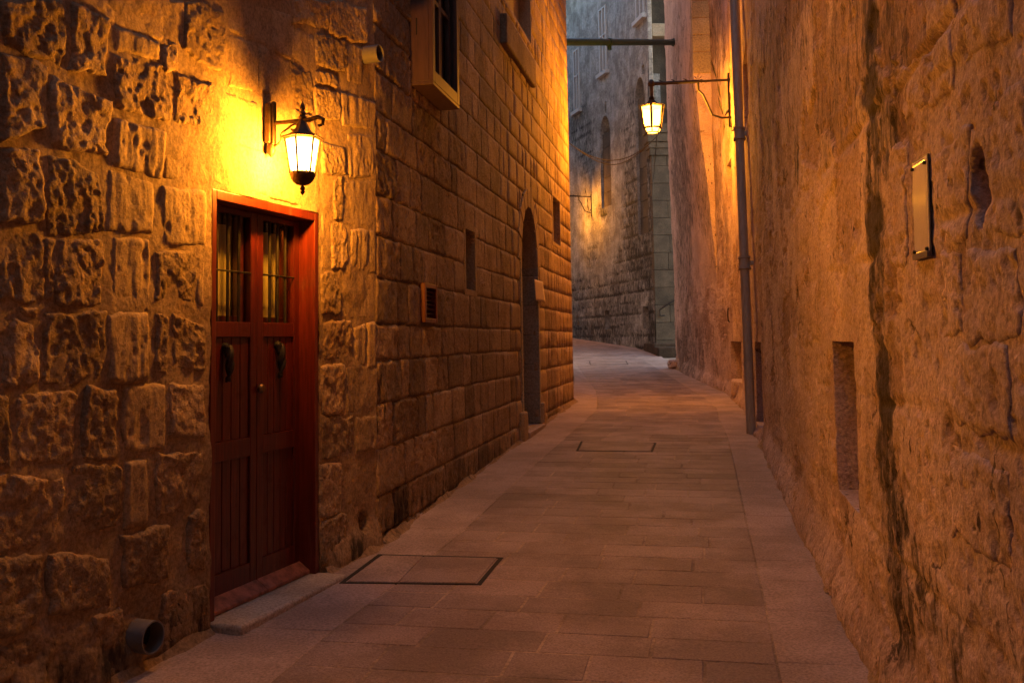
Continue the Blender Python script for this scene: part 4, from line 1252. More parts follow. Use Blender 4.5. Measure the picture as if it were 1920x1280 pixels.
# big ashlar blocks showing through the plaster towards the viewer
for i, q in enumerate([((1690, 128), (1790, 48), (1792, 168), (1690, 228)), ((1735, 0), (1800, -60), (1798, 25), (1736, 78)), ((1808, 20), (1900, -45), (1905, 60), (1810, 118)),
                       ((1757, 283), (1822, 232), (1812, 452), (1760, 440)), ((1668, 275), (1700, 262), (1702, 500), (1672, 505)), ((1858, 190), (1935, 120), (1940, 430), (1862, 442)),
                       ((1810, 470), (1912, 458), (1915, 628), (1812, 642)), ((1790, 650), (1890, 642), (1893, 838), (1792, 800)), ((1765, 470), (1803, 466), (1806, 630), (1768, 636)),
                       ((1785, 835), (1888, 880), (1890, 1080), (1790, 1000)), ((1900, 655), (1960, 650), (1960, 860), (1902, 845))]):
    try:
        qq = [WR.pix(*p) for p in q]
    except ValueError:
        continue
    qq = [qq[1], qq[0], qq[3], qq[2]] if qq[0][0] > qq[1][0] else qq
    geo = stone_geo(WR, qq, .007, .004, .013, 700 + i * 9, bevel=.012, wob=.03, rnd=.08, base=-.07, pitty=.006, dfun=right_disp)
    mesh_obj('stone', geo[0], geo[1], M['plaster'], right, smooth=True)
# upper wall stepping out beyond the downpipe; its end of pale ashlar faces the viewer
u0s = WR.pix(1330, 60)[0]; PROJ = .36
hb_ = WR.pix(1325, 150)[1]; hb2 = WR.pix(1325, 560)[1]; eS = WR.S[-1] - .05
ss = np.linspace(u0s, eS, 70); hh = np.concatenate([np.linspace(hb2, hb_, 60)[:-1], np.linspace(hb_, 13.0, 60)])
S2, H2 = np.meshgrid(ss, hh, indexing='ij'); i2 = np.arange(S2.size).reshape(S2.shape)
D2 = (PROJ * (1 - .8 * (S2 - u0s) / (eS - u0s)) * np.clip((H2 - hb2) / (hb_ - hb2), 0, 1) ** 1.3) + right_disp(S2, H2) - .015 * (1 - sstep(hb2, hb2 + .8, H2))
mesh_obj('upper_plaster', WR.arr(S2.ravel(), H2.ravel(), D2.ravel()), np.stack([i2[:-1, :-1], i2[1:, :-1], i2[1:, 1:], i2[:-1, 1:]], -1).reshape(-1, 4), M['plaster'], right, smooth=True, attrs={'stain': (stain_r(S2, H2) + .05).ravel()})
mb = MB()
for k in range(len(hh) - 1):
    mb.quad(WR.pt(u0s, hh[k], -.06), WR.pt(u0s, hh[k], D2[0, k]), WR.pt(u0s, hh[k + 1], D2[0, k + 1]), WR.pt(u0s, hh[k + 1], -.06))
mb.build('pier_end', M['plaster'], right, fix=False)
vs_ = [150, 108, 75, 42, 9, -26, -60, -95]
for k in range(len(vs_) - 1):
    lo, hi = WR.pix(1325, vs_[k])[1], WR.pix(1325, vs_[k + 1])[1]
    MB().wbox(WR, u0s - .02, u0s + .2, lo + .008, hi - .008, -.05, PROJ * .99 * min(1.0, (lo - hb2) / (hb_ - hb2)) ** 1.3).build('ashlar_block', M['ashlar'], right, bevel=.008)
MB().wbox(WR, u0s - .01, u0s + .3, hi, 13.0, -.06, PROJ * .97).build('ashlar_pier', M['ashlar'], right)

# downpipe, conduit, hooks, plaque
sp0, hp0 = WR.pix(1376, 0, .11); sp1 = WR.pix(1407, 765, .11)[0]
zp = WR.foot(sp1)
pt0 = WR.pt(sp1, zp, .11)
pipe = thing('downpipe', 'tall grey rainwater downpipe with two collars on the right wall', 'downpipe', pt0)
def on_pipe(h, d=.11): 
    k = (h - zp) / (hp0 - zp)
    return WR.pt(sp1 + (sp0 - sp1) * k, h, d)
MB().tube([on_pipe(h) for h in (zp - .05, zp + 3, hp0, 12.6)], .062, 20).build('pipe_tube', M['downpipe'], pipe, smooth=True)
for v in (258, 513):
    h = WR.pix(1385, v, .11)[1]
    MB().tube([on_pipe(h + z) for z in (-.09, -.088, -.06, -.058, .058, .06, .088, .09)], [.066, .086, .086, .074, .074, .086, .086, .066], 20).build('collar', M['downpipe'], pipe, smooth=True)
    MB().wbox(WR, sp1 + (sp0 - sp1) * (h - zp) / (hp0 - zp) - .03, sp1 + (sp0 - sp1) * (h - zp) / (hp0 - zp) + .03, h - .03, h + .03, -.02, .05).build('wall_clip', M['downpipe'], pipe)
sc0 = WR.pix(1389, 100, .03)[0]; hc0 = WR.pix(1391, 218, .03)[1]
cpt = WR.pt(sc0, hc0, .04)
con = thing('conduit', 'thin pale cable conduit running up beside the grey downpipe', 'conduit', cpt)
MB().tube([WR.pt(sc0, h, .04) for h in (hc0, hc0 + 2, 11.0)], .02, 10).build('conduit_tube', M['conduit'], con, smooth=True)
MB().tube([WR.pt(sc0, hc0 + .02, .04), WR.pt(sc0, hc0 - .12, .045), WR.pt(sc0 + .12, hc0 - .16, .14), WR.pt(sc0 + .5, hc0 - .18, .17)], .008, 6).build('cable_end', M['cable'], con, smooth=True)
def hook(name, label, pts, W, d0):
    P = []
    for (u, v, d) in pts:
        s, h = W.pix(u, v, d); P.append(W.pt(s, h, d))
    t = thing(name, label, 'hook', P[0])
    MB().tube(P, .012, 8).build('iron_rod', M['iron'], t, smooth=True)
hook('wall_hook', 'curled iron hook high on the right wall above the street lantern', [(1301, 115, -.02), (1296, 114, .10), (1291, 117, .16), (1289, 121, .17), (1292, 125, .15), (1296, 126, .13)], WR, 0)
hook('wall_staple', 'small iron staple low on the right wall left of the downpipe', [(1368, 577, -.02), (1365, 579, .07), (1364.5, 590, .08), (1365.5, 602, .07), (1369, 603, -.02)], WR, 0)
# clear plate standing off the wall on four pins
c = [WR.pix(*p, .012) for p in ((1709, 305), (1736, 288), (1742, 481), (1714, 488))]
pl = thing('wall_plaque', 'clear acrylic plaque with a pale backing screwed to the right wall', 'plaque', WR.pt(*c[3], .03))
def slab4(c, d0, d1): return MB().box8([WR.pt(s, h, d) for d in (d0, d1) for (s, h) in c])
ss = np.linspace(0, 1, 13)
V_, F_ = [], []
for d0 in (.0115, .0130):
    for a in ss:
        for b in ss:
            s_ = (c[3][0] * (1 - a) + c[2][0] * a) * (1 - b) + (c[0][0] * (1 - a) + c[1][0] * a) * b
            h_ = (c[3][1] * (1 - a) + c[2][1] * a) * (1 - b) + (c[0][1] * (1 - a) + c[1][1] * a) * b
            bend = .0012 * (1 + math.sin(4.2 * b + 2.4 * a)) + .0006 * (1 + 0) + .0006 * math.sin(11 * b + 2 * a)
            V_.append(WR.pt(s_, h_, d0 + bend))
for L_ in range(2):
    for i in range(12):
        for j in range(12):
            k = L_ * 169 + i * 13 + j; F_.append((k, k + 1, k + 14, k + 13))
for i in range(12):
    for (p, q) in ((i, i + 1), (i * 13, (i + 1) * 13), (156 + i, 157 + i), (12 + i * 13, 25 + i * 13)):
        F_.append((p, q, 169 + q, 169 + p))
mesh_obj('acrylic_plate', V_, F_, M['acrylic'], pl, smooth=True)
cs = [tuple(np.average([c[k], c[(k + 2) % 4]], axis=0, weights=(.985, .015))) for k in range(4)]
slab4(c, .002, .0085).build('backing_board', plain_mat('grey_purple_board', (0.10, .085, .10), .4), pl, bevel=.002)
slab4(cs, .0088, .0100).build('notice_sheet', plain_mat('pale_notice_sheet', (0.80, .72, .72), .4, var=.10, scale=12), pl)  # pale pink holds the plate's sky reflection as colour
lowb = [tuple(np.average([c[3], c[0]], axis=0, weights=(.94, .06))), tuple(np.average([c[2], c[1]], axis=0, weights=(.94, .06))), c[2], c[3]]
slab4(lowb, .0088, .0175).build('bottom_rail', plain_mat('grey_plastic_rail', (0.10, .085, .10), .3), pl)
for k in range(4):
    w = np.average([c[k], c[(k + 2) % 4]], axis=0, weights=(.92, .08))
    MB().lathe([(.006, -.03), (.006, .0185), (.002, .0205)], WR.pt(w[0], w[1], .0), 10, axis=list(WR.nrm(w[0]))).build('fixing_pin', M['iron'], pl, smooth=True)

# ------------------------------------------------------------------ the far house closing the bend
B3 = WF.pt(3, WF.foot(3))
far = thing('far_house', 'tall pale house with arched niches closing the bend of the alley', 'house', (B3.x, B3.y, B3.z))
def opf(u0, u1, v0, v1, dep, amp=.03):
    um, vm = (u0 + u1) / 2, (v0 + v1) / 2
    a, b = WF.pix(u0, vm)[0], WF.pix(u1, vm)[0]
    return [min(a, b), max(a, b), WF.pix(um, v1)[1], WF.pix(um, v0)[1], dep, amp]
nicheA = opf(1126, 1145, 216, 388, .60); nicheB = opf(1193, 1212, 142, 440, .60)
nicheC = opf(1243, 1262, -70, 24, .45) if False else None
winA, winB, winC = opf(1077, 1087, 92, 208, .12, 0), opf(1125, 1137, 14, 137, .12, 0), opf(1193, 1207, -90, 36, .12, 0)
smalls = [opf(1082, 1085, 592, 609, .25), opf(1108, 1113, 608, 627, .25), opf(1134, 1142, 582, 618, .3), opf(1205, 1216, 574, 616, .3)]
slit = [opf(1134, 1137, 190, 212, .1), opf(1203, 1208, 122, 140, .1)]
OPF = [nicheA, nicheB, winA, winB, winC] + smalls + slit
FST = [((1150, 570), 5.5, 1.6, .44), ((1200, 430), 2.8, 3.6, .54), ((1090, 560), 4, 1.4, .40), ((1185, 250), 2.2, 2.5, .36), ((1095, 260), 1.6, 2.5, .42), ((1110, 620), 6, .8, .5), ((1180, 340), 1.2, 1.6, .45), ((1220, 360), .5, 2.4, .55), ((1190, 470), 1.6, 1.6, .58), ((1215, 500), 1.2, 1.6, .6), ((1160, 500), 1.2, 1.2, .42), ((1100, 300), 1.5, 1.5, .35), ((1110, 480), 1.2, .7, .38),
       ((1075, 230), .8, 1.6, .45), ((1200, 640), 1.6, .6, .45), ((1220, 620), .5, 2.0, .6), ((1130, 395), .5, .35, .6), ((1180, 100), 2.5, 2.5, .16), ((1150, 600), 2, 1, .25), ((1225, 430), .4, 2.2, .6)]
FW = [(WF.pix(*p), a, b, w + .06) for p, a, b, w in FST]
def stain_f(S, H):
    r_ = np.zeros_like(S); wv = .3 * fbm(S * 1.5, H * .8, octv=4, seed=62)
    for (c, a, b, w) in FW:
        r_ = np.maximum(r_, w * sstep(1.4, .35, np.hypot((S - c[0] + wv) / a, (H - c[1] + wv) / b)))
    crs = np.abs(((H + .05 * fbm(S * 2, H * 0, seed=63)) / .42) % 1 - .5) * 2
    r_ = r_ + .28 * sstep(.80, .97, crs) * sstep(.3, .5, r_)
    return r_
def far_disp(S, H):
    d = .05 * fbm(S * .6, H * .5, octv=4, seed=70) + .012 * fbm(S * 5, H * 3, octv=4, seed=71)
    rubble = sstep(.28, .45, stain_f(S, H)) * sstep(9.0, 6.5, H)
    row = np.floor(H / .42)
    crs = np.abs((H / .42) % 1 - .5) * 2; col = np.abs(((S + .37 * row) / .6) % 1 - .5) * 2
    d = d - .05 * rubble * np.maximum(sstep(.75, .98, crs), sstep(.82, .98, col)) - .02 * rubble * (1 + fbm(S * 6, H * 5, octv=3, seed=72))
    for o in OPF:
        dx = np.maximum(np.maximum(o[0] - S, S - o[1]), 0); dy = np.maximum(np.maximum(o[2] - H, H - o[3]), 0)
        d = d * (.2 + .8 * sstep(0, .2, np.hypot(dx, dy)))
    return d
sgf = lines(0, WF.S[-1], lambda x: .07 if x < 11 else .5, [x for o in OPF for x in o[:2]]); hgf = lines(.5, 19.5, lambda x: .075 if x < 10 else .12, [x for o in OPF for x in o[2:4]])
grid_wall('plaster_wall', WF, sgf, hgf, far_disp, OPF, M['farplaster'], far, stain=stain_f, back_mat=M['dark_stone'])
core(WF, .1, WF.S[-1], .5, 19.5, -1.4, -.9, M['farplaster'], far, 'wall_core')
core(WF, 0, WF.S[-1], 19.5, 19.7, -1.4, .08, M['smooth'], far, 'coping')
# round heads to the niches, ashlar infill below them
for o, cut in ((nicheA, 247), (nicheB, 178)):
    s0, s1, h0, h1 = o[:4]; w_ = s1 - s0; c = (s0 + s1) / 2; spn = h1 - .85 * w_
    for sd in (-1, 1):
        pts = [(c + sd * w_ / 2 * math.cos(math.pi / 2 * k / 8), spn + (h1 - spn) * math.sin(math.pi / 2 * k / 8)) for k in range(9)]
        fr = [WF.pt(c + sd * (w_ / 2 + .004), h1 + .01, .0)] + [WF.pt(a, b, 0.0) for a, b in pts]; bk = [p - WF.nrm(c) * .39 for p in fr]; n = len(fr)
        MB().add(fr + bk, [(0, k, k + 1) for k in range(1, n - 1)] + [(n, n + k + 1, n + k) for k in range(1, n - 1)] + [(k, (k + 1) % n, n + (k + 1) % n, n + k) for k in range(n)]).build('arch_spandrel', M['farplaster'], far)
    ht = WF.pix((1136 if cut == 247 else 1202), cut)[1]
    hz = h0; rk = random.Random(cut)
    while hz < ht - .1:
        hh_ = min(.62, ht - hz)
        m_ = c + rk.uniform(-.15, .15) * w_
        MB().wbox(WF, s0 + .01, m_ - .006, hz + .008, hz + hh_ - .008, -.3, -.10).build('ashlar_block', M['shaded_ashlar'], far, bevel=.01)
        MB().wbox(WF, m_ + .006, s1 - .01, hz + .008, hz + hh_ - .008, -.3, -.10 - rk.uniform(0, .01)).build('ashlar_block', M['shaded_ashlar'], far, bevel=.01)
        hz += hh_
# paired-light windows
for o, bar in ((winA, 140), (winB, 68), (winC, -30)):
    s0, s1, h0, h1 = o[:4]; m_ = (s0 + s1) / 2; t = .06
    mb = MB()
    mb.wbox(WF, s0 - .04, s0 + t, h0, h1, -.10, .05); mb.wbox(WF, s1 - t, s1 + .04, h0, h1, -.10, .05); mb.wbox(WF, m_ - t * .7, m_ + t * .7, h0, h1, -.10, .048)
    hbz = h0 + (h1 - h0) * .56
    for z in (h0, hbz, h1 - t): 
        for a, b in ((s0 + t, m_ - t * .7), (m_ + t * .7, s1 - t)): mb.wbox(WF, a, b, z, z + t, -.10, .045)
    fr_ = mb.build('window', M['white'], far)
    for a, b in ((s0 + t, m_ - t * .7), (m_ + t * .7, s1 - t)):
        for z0, z1 in ((h0 + t, hbz), (hbz + t, h1 - t)):
            MB().wbox(WF, a, b, z0, z1, -.08, -.06).build('pane', plain_mat('dark_pane', (0.02, .022, .026), .12), fr_)
    MB().wbox(WF, s0 - .2, s1 + .2, h0 - .16, h0 - .002, -.05, .16).build('sill', M['white'], fr_)
# the short face turned to the viewer: ashlar pilaster, moulded cap, dark tall niche over it
WPW = WP.S[-1]
hcap0, hcap1 = WP.pix(1247, 292)[1], WP.pix(1247, 234)[1]
hz = .9; rk = random.Random(4)
while hz < hcap0 - .02:
    hh_ = min(.62, hcap0 - hz); m_ = WPW * rk.uniform(.35, .7)
    for a, b in ((0.0, m_ - .006), (m_ + .006, WPW - .004)):
        MB().wbox(WP, a, b, hz + .006, hz + hh_ - .006, -.5, .05 + rk.uniform(0, .012)).build('ashlar_block', M['shaded_ashlar'], far, bevel=.01)
    hz += hh_
for k, (a, b, d) in enumerate(((0, .22, .10), (.225, .42, .16), (.425, .70, .24), (.705, 1.0, .32))):
    MB().wbox(WP, -.0, WPW + d * .6, hcap0 + (hcap1 - hcap0) * a, hcap0 + (hcap1 - hcap0) * b, -.5, .05 + d * .6).build('cap_moulding', M['shaded_ashlar'], far, bevel=.02)
MB().wbox(WP, 0, WPW - .01, hcap1 + .001, 19.4, -1.2, -.55).build('recess_back', M['shaded_ashlar'], far)
MB().wbox(WP, WPW - .16, WPW - .001, hcap1 + .001, 19.4, -.548, .03).build('pilaster', M['farplaster'], far, bevel=.02)
MB().wbox(WP, 0, WPW - .17, WP.pix(1247, 68)[1], WP.pix(1247, 44)[1], -.548, .0).build('lintel', M['ashlar'], far, bevel=.02)
MB().wbox(WP, 0, WPW - .17, WP.pix(1247, -60)[1], 19.38, -.549, .0).build('upper_wall', M['farplaster'], far)
# steps up to the hidden doorway with a handrail on the wall
sx = ground(1234, 668)
stp = thing('stone_steps', 'dark stone steps jutting from the end of the right wall at the bend', 'steps', (sx.x, sx.y, g(sx.y)))
ztop = EYE + ray(1240, 650).z / ray(1240, 650).y * (sx.y)
x0, y0 = sx.x, sx.y
for k in range(2):
    mb = MB(); ya, yb = y0 + k * .9, y0 + 5.0
    zb = g(ya) - .4; zt = ztop - .012 + .12 * k
    mb.box8([Vector(p) for p in ((x0, ya, zb), (x0 + 1.6, ya + .1, zb), (x0 + 1.6, ya + .1, zt), (x0, ya, zt), (x0, yb if k == 1 else ya + .9, zb), (x0 + 1.6, yb if k == 1 else ya + .9, zb), (x0 + 1.6, yb if k == 1 else ya + .9, zt), (x0, yb if k == 1 else ya + .9, zt))])
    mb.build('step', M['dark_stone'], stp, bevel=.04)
boulder(WR, WR.S[-1] - .1, WR.foot(WR.S[-1]) + .12, (.24, .14, .12), 8, 'foot_stone', M['plaster'], right, d=.1)
P = [WP.pt(*WP.pix(u, v, .14), .14) for u, v in ((1275, 556), (1237, 581), (1238.5, 592))]
hr = thing('handrail', 'black iron handrail sloping up the wall above the stone steps', 'handrail', P[2])
MB().tube(P, .028, 10).build('rail', M['iron'], hr, smooth=True)
for (u, v) in ((1246, 591),):
    a = P[2]; b = WP.pt(*WP.pix(u, v, .14), .14)
    MB().tube([a, b, WP.pt(*WP.pix(u, v, -.02), -.02)], .022, 8).build('rail_bracket', M['iron'], hr, smooth=True)

# green pipe beam across the alley
a = WD.pt(*WD.pix(1060, 78, -.1), -.1); b = WR.p[-1]
rb = ray(1263.5, 80); 
kb = 24.0 / rb.y
bpt = Vector((rb.x * kb, rb.y * kb, EYE + rb.z * kb))
ra = ray(1040, 79); ka = (a.y - .3) / ra.y
apt = Vector((ra.x * ka, a.y - .3, EYE + ra.z * ka))
gb = thing('pipe_beam', 'dark green steel pipe spanning the alley high above the lantern', 'pipe', apt)
dirb = (bpt - apt).normalized()
MB().tube([apt, bpt], .075, 16).build('beam_tube', M['green'], gb, smooth=True)
MB().tube([bpt - dirb * .01, bpt + dirb * .03], .10, 16).build('end_flange', M['green'], gb, smooth=True)
rm = ray(1146, 82); mp = apt + dirb * ((1146 - 1050) / (1263 - 1050) * (bpt - apt).length * .86)
MB().tube([mp - dirb * .07, mp + dirb * .07], .088, 16).build('clamp', M['green'], gb, smooth=True)
MB().tube([mp, mp - Vector((0, 0, .17))], [.05, .045], 10).build('clamp_bolt', M['green'], gb, smooth=True)
# slack cable from the corner to the street lantern side

# ------------------------------------------------------------------ lanterns
def lantern(root, c, re, rt, rb, zs, mat_glass, metal, power, rot, n=6, pendant=True, bar=.058, soft=.40):
    """c: axis foot point (x, y); zs: heights tip, cup bottom, glass bottom, eave, roof apex, finial top"""
    ztip, zcup, zgb, ze, zr, zf = zs
    C2 = Vector((c[0], c[1], 0))
    H = ze - zgb
    # roof: ogee hexagonal hood
    prof = [(re * .92, ze - .004), (re, ze - .002), (re, ze + .006), (re * .86, ze + .014)]
    for k in range(1, 9):
        t = k / 8
        prof.append((re * (.86 * (1 - t) ** 1.0 * (1 - .28 * math.sin(math.pi * t)) + .13 * t), ze + .014 + (zr - ze - .014) * (t * .55 + .45 * t * t)))
    MB().lathe(prof, C2, n, rot=rot).build('roof', metal, root)
    MB().lathe([(re * .16, zr - .004), (re * .22, zr + (zf - zr) * .12), (re * .12, zr + (zf - zr) * .22), (re * .19, zr + (zf - zr) * .34), (re * .08, zr + (zf - zr) * .48), (re * .14, zr + (zf - zr) * .62), (re * .09, zr + (zf - zr) * .8), (.002, zf)], C2, 12).build('finial', metal, root, smooth=True)
    # six glazing bars, top and bottom rings
    mb = MB()
    def cor(k, r, z):
        a = 2 * math.pi * k / n + rot
        return C2 + Vector((r * math.cos(a), r * math.sin(a), z))
    # lathe axes start from x, so the corners agree with the hood
    for k in range(n):
        mb.tube([cor(k, rb, zgb), cor(k, rt, ze - .002)], re * bar, 6)
        for r, z in ((rb, zgb), (rt, ze - .004)):
            mb.tube([cor(k, r, z), cor(k + 1, r, z)], re * .08, 6)
    mb.build('glazing_frame', metal, root, smooth=True)
    for k in range(n):
        a, b, d, e = cor(k, rb * .96, zgb), cor(k + 1, rb * .96, zgb), cor(k + 1, rt * .96, ze - .004), cor(k, rt * .96, ze - .004)
        nn = (b - a).cross(e - a).normalized() * .003
        MB().box8([a, b, d, e, a - nn, b - nn, d - nn, e - nn]).build('pane', mat_glass, root)
    if pendant:
        hc = zgb - zcup
        pr = [(rb * 1.06, zgb - .002), (rb * 1.10, zgb - .012)] + [(rb * (1.05 * math.cos(t * math.pi / 2) + .12 * t), zgb - .012 - hc * .95 * math.sin(t * math.pi / 2) ** 1.3) for t in (.15, .3, .45, .6, .75, .9)] + [(rb * .14, zcup)]
        MB().lathe(pr, C2, 18).build('cup', metal, root, smooth=True)
        ht = zcup - ztip
        MB().lathe([(rb * .14, zcup + .003), (rb * .12, zcup - ht * .2), (rb * .24, zcup - ht * .4), (rb * .17, zcup - ht * .62), (rb * .24, zcup - ht * .72), (.002, ztip)], C2, 12).build('pendant', metal, root, smooth=True)
        mb = MB()
        for k in range(18):
            a = 2 * math.pi * k / 18
            p = C2 + Vector((rb * 1.02 * math.cos(a), rb * 1.02 * math.sin(a), 0))
            mb.tube([p + Vector((0, 0, zgb - .012)), p + Vector((0, 0, zgb + .014))], [.006, .003], 5)
        mb.build('cup_crown', metal, root)
    else:
        mb = MB()
        for k in range(n):
            mb.tube([cor(k, rb, zgb), cor(k, rb * .72, zcup)], re * .045, 6); mb.tube([cor(k, rb * .72, zcup), cor(k + 1, rb * .72, zcup)], re * .05, 6)
        mb.build('bottom_ring', metal, root, smooth=True)
        MB().lathe([(rb * .70, zcup + .004), (rb * .70, zcup + .009)], C2, n, rot=rot).build('pane', mat_glass, root)
        for k in range(n):
            a, b, d, e = cor(k, rb * .72, zcup), cor(k + 1, rb * .72, zcup), cor(k + 1, rb * .97, zgb), cor(k, rb * .97, zgb)
            nn = (b - a).cross(e - a).normalized() * .003
            MB().box8([a, b, d, e, a - nn, b - nn, d - nn, e - nn]).build('pane', mat_glass, root)
    MB().lathe([(re * .12, ze - .03), (re * .12, ze + .01), (.003, ze + .012)], C2, 10).build('lamp_holder', metal, root)
    ld = bpy.data.lights.new('lantern_bulb', 'POINT'); ld.energy = power; ld.color = LAMP_COLOR; ld.shadow_soft_size = re * soft
    lo = bpy.data.objects.new('lantern_bulb', ld); COL.objects.link(lo)
    lo.parent = root; lo.location = C2 + Vector((0, 0, zgb + H * .44)) - base_of(root)

# near lantern over the red door
ws, wh = WL.pix(497, 240); 
nrm, tg = WL.nrm(ws), WL.tan(ws)
r0 = ray(567, 290)
best = min((abs((r0.x * t) - (WL.pt(ws, 0).x + nrm.x * d)) + abs((r0.y * t) - (WL.pt(ws, 0).y + nrm.y * d)), d, t) for d in np.linspace(.12, .5, 96) for t in np.linspace(4.5, 6.2, 341))
LD = best[1]
ax = WL.pt(ws, 0, LD)
def z_at(v, u=567):
    r = ray(u, v); return EYE + r.z / r.y * ax.y
zs = [z_at(v) for v in (366, 345, 325, 259, 224, 190)]
near = thing('wall_lantern', 'lit cast metal lantern on a scrolled bracket above the red door', 'lantern', WL.pt(ws, z_at(290), 0))
pxm = ax.y / FPX
lantern(near, (ax.x, ax.y), 39 * pxm, 33 * pxm, 22.5 * pxm, zs, M['lit_near'], M['lamp_iron'], LAMP_NEAR, .35, soft=.58)
ha, hb = WL.pix(497, 196)[1], WL.pix(497, 290)[1]
mb = MB(); mb.wbox(WL, ws - .035, ws + .035, hb + .06, ha, .015, .05); mb.wbox(WL, ws - .02, ws + .02, hb + .05, ha + .012, .05, .068)
mb.build('wall_plate', M['lamp_iron'], near, bevel=.012)
MB().lathe([(.003, -.05), (.02, -.03), (.028, -.01), (.022, .02), (.012, .04), (.003, .06)], WL.pt(ws, hb + .03, .04), 10).build('plate_drop', M['lamp_iron'], near, smooth=True)
harm = z_at(226)
MB().tube([WL.pt(ws, harm, .05), WL.pt(ws, harm, LD * .5), WL.pt(ws, harm, LD + .05), WL.pt(ws, harm + .012, LD + .10), WL.pt(ws, harm - .006, LD + .135), WL.pt(ws, harm - .035, LD + .13), WL.pt(ws, harm - .04, LD + .105)], [.013, .012, .014, .013, .012, .010, .008], 10).build('arm', M['lamp_iron'], near, smooth=True)
sc = [WL.pt(ws, harm - .14 + .10 * t, .055 + .10 * t + .02 * math.sin(6 * t)) for t in np.linspace(0, 1, 10)]
sc += [WL.pt(ws, harm - .035 + .016 * math.sin(a), .165 + .03 - .03 * math.cos(a)) for a in np.linspace(.4, 5.5, 14)]
MB().tube(sc, .0065, 8).build('scroll', M['lamp_iron'], near, smooth=True)

# street lantern on the long bracket
def street_lantern(label, W, s_wall, h_arm, axis_xy, zs, scale, power):
    w0 = W.pt(s_wall, h_arm, 0)
    root = thing('street_lantern', label, 'lantern', w0)
    lantern(root, axis_xy, 28 * scale, 24 * scale, 17 * scale, zs, M['lit_street'], M['iron'], power, .30, n=6, pendant=False, bar=.085, soft=.34)
    top = Vector((axis_xy[0], axis_xy[1], h_arm))
    d = (top - w0); L_ = d.length; d.normalize(); up = Vector((0, 0, 1)); side = d.cross(up)
    MB().tube([w0 - d * .1, w0 + d * (L_ * .38), w0 + d * (L_ * .40), top], [.022, .022, .03, .034], 10).build('arm', M['iron'], root, smooth=True)
    MB().tube([top + up * .03, top, Vector((top.x, top.y, zs[4] + .06))], [.035, .034, .032], 10).build('drop_rod', M['iron'], root, smooth=True)
    MB().lathe([(.01, -.06), (.06, -.04), (.07, 0), (.05, .04), (.03, .07), (.004, .08)], top, 10).build('arm_boss', M['iron'], root, smooth=True)
    j = w0 + d * (L_ * .40)
    MB().tube([j, j - up * .16, j - up * .24 - d * .08, w0 + d * .32 - up * .62, w0 + d * .16 - up * .68, w0 - d * .05 - up * .68], .02, 8).build('brace', M['iron'], root, smooth=True)
    mb = MB()                                                  # leaf-shaped iron ornaments
    def leaf(p, q, w):
        p, q = Vector(p), Vector(q); m = (p + q) / 2; t = (q - p).normalized(); n_ = side * w; k = t.cross(side) * w * .4
        mb.add([p, m + n_, q, m - n_, m + k, m - k], [(0, 1, 4), (1, 2, 4), (2, 3, 4), (3, 0, 4), (0, 1, 5), (1, 2, 5), (2, 3, 5), (3, 0, 5)])
    for base, dirs in ((w0 + d * .22, ((.10, .42), (-.06, -.36))), (w0 + d * .12 - up * .68, ((.10, .42), (.02, -.34), (-.12, .2)))):
        for a, b in dirs: leaf(base, base + d * a + up * b, .05)
    for a in range(8):
        q = 2 * math.pi * a / 8; leaf(j + up * .03, j + up * .03 + (d * math.cos(q) + up * math.sin(q)) * .11, .02)
    for k in range(6):
        p = w0 + d * (L_ * (.48 + .08 * k)); leaf(p - d * .05 + up * .02, p + d * .05 + up * (.07 if k % 2 else -.05), .03)
    mb.build('leaf_ornament', M['iron'], root)
    MB().tube([w0 - d * .05 + up * .12, w0 + d * .02 + up * .12, w0 + d * .02 - up * .85, w0 - d * .05 - up * .85], .02, 8).build('wall_strap', M['iron'], root, smooth=True)
    return root
s2, h2 = WR.pix(1368, 150)
n2v = WR.nrm(s2); w2 = WR.pt(s2, h2, 0)
r2 = ray(1223, 220); den = r2.x * n2v.y - r2.y * n2v.x
k2 = (w2.x * n2v.y - w2.y * n2v.x) / den
ax2 = Vector((r2.x * k2, r2.y * k2))
def z2(v): 
    r = ray(1223, v); return EYE + r.z / r.y * ax2.y
street_lantern('lit six sided street lantern hanging from a long iron bracket on the right wall', WR, s2, h2, (ax2.x, ax2.y), [z2(249), z2(249), z2(240), z2(200), z2(186), z2(179)], ax2.y / FPX, LAMP_STREET)
s3, h3 = WF.pix(1109, 369)
w3 = WF.pt(s3, h3, 0); n3v = WF.nrm(s3); ax3 = w3 + n3v * 1.5
sc3 = .0105
street_lantern('lit street lantern on the far house, mostly hidden behind the left wall corner', WF, s3, h3, (ax3.x, ax3.y), [h3 - .92, h3 - .92, h3 - .84, h3 - .45, h3 - .32, h3 - .26], sc3, LAMP_FAR)

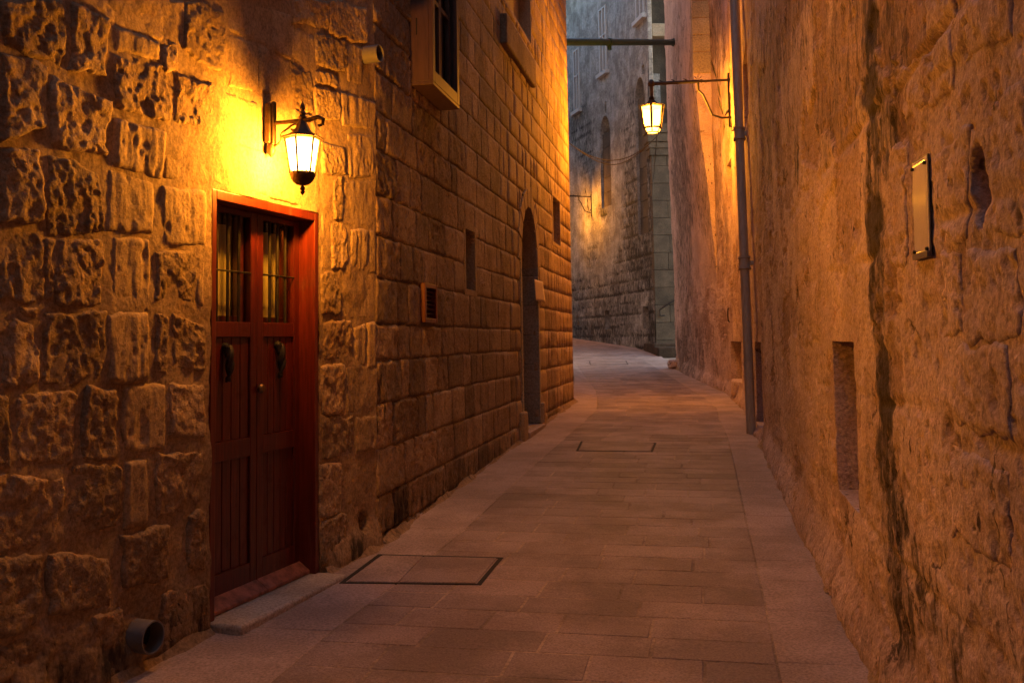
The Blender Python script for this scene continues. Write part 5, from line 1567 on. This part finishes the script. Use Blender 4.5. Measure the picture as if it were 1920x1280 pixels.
# slack twin cable between the left corner and the street lantern
ra = ray(1068, 262); ka = 17.9 / ra.y; rb_ = ray(1232, 255); kb_ = (ax2.y + 3.5) / rb_.y
A3 = Vector((ra.x * ka - .25, 17.75, EYE + ra.z * ka)); B3_ = Vector((rb_.x * kb_, rb_.y * kb_, EYE + rb_.z * kb_))
A3 = WDR.pt(.5, EYE + ray(1066, 262).z / ray(1066, 262).y * 18.2, -.01)
cb = thing('slack_cable', 'thin dark twin cable sagging across the alley below the street lantern', 'cable', A3)
for k in (0, 1):
    pts = []
    for t in np.linspace(0, 1, 24):
        p = A3.lerp(B3_, t); p.z -= (.52 + .10 * k * math.sin(3.1 * t) ** 2) * 4 * t * (1 - t) * .9
        pts.append(p)
    MB().tube(pts, .009, 6).build('wire', M['cable'], cb, smooth=True)
MB().tube([B3_, B3_ + Vector((0, 0, .05)), Vector((WF.pt(.1, B3_.z + .3).x, WF.pt(.1, 0).y, B3_.z + .3))], .009, 6).build('wire', M['cable'], cb, smooth=True)

# ------------------------------------------------------------------ manhole covers set in the paving
def cover(label, corners, two_tone=False):
    P = [ground(*c) for c in corners]
    c = sum(P, Vector((0, 0))) / 4
    root = thing('manhole_cover', label, 'manhole cover', (c.x, c.y, g(c.y)), 'stone filled access covers in the street')
    def ring(ins): return [p + (c - p).normalized() * ins for p in P]
    def z(p, dz): return Vector((p.x, p.y, g(p.y) + dz))
    o_, i_ = ring(0), ring(.035)
    mb = MB()
    for k in range(4):
        j = (k + 1) % 4
        mb.box8([z(o_[k], -.02), z(o_[j], -.02), z(o_[j], .003), z(o_[k], .003), z(i_[k], -.02), z(i_[j], -.02), z(i_[j], .003), z(i_[k], .003)])
    mb.build('cover_frame', M['dark'], root)
    q = ring(.05)
    def slab(a, mat, nm):
        MB().box8([z(p, -.02) for p in a] + [z(p, .006) for p in a]).build(nm, mat, root, bevel=.004)
    if two_tone:
        t0, t1 = q[0].lerp(q[1], .36), q[3].lerp(q[2], .40)
        slab([q[0], t0, t1, q[3]], M['slab'], 'infill_slab'); slab([t0.lerp(q[1], .015), q[1], q[2], t1.lerp(q[2], .015)], M['sett'], 'infill_sett')
    else:
        slab(q, M['sett'], 'infill_sett')
cover('large stone filled access cover, half pale slab, right of the red door step', ((709, 1039), (944, 1045), (902, 1096), (636, 1093)), True)
cover('narrow rectangular access cover in mid road past the arched doorway', ((1089, 827), (1231, 830), (1224, 847), (1080, 845)))
cover('faint access cover far up the road before the bend', ((1105, 677), (1174, 676), (1178, 683), (1106, 684)))

# small litter on the flags
rl = random.Random(9)
lit = MB()
for k in range(26):
    q = rl.uniform(3.5, 11); lane = rl.choice((0, 2, 2)); p = st_pt(q, lane, rl.uniform(.1, .9)); s = rl.uniform(.006, .014)
    a = rl.uniform(0, 6.3)
    c = [Vector((p.x + s * r_ * math.cos(a + b), p.y + s * r_ * math.sin(a + b), g(p.y) + zz)) for zz in (.001, .005) for (r_, b) in ((1.4, 0), (.7, 1.5), (1.2, 3.1), (.6, 4.7))]
    lit.box8(c)
tag(lit.build('street_debris', M['joint'], None), 'scattered dark crumbs of stone and leaf on the flagstones', kind='stuff')
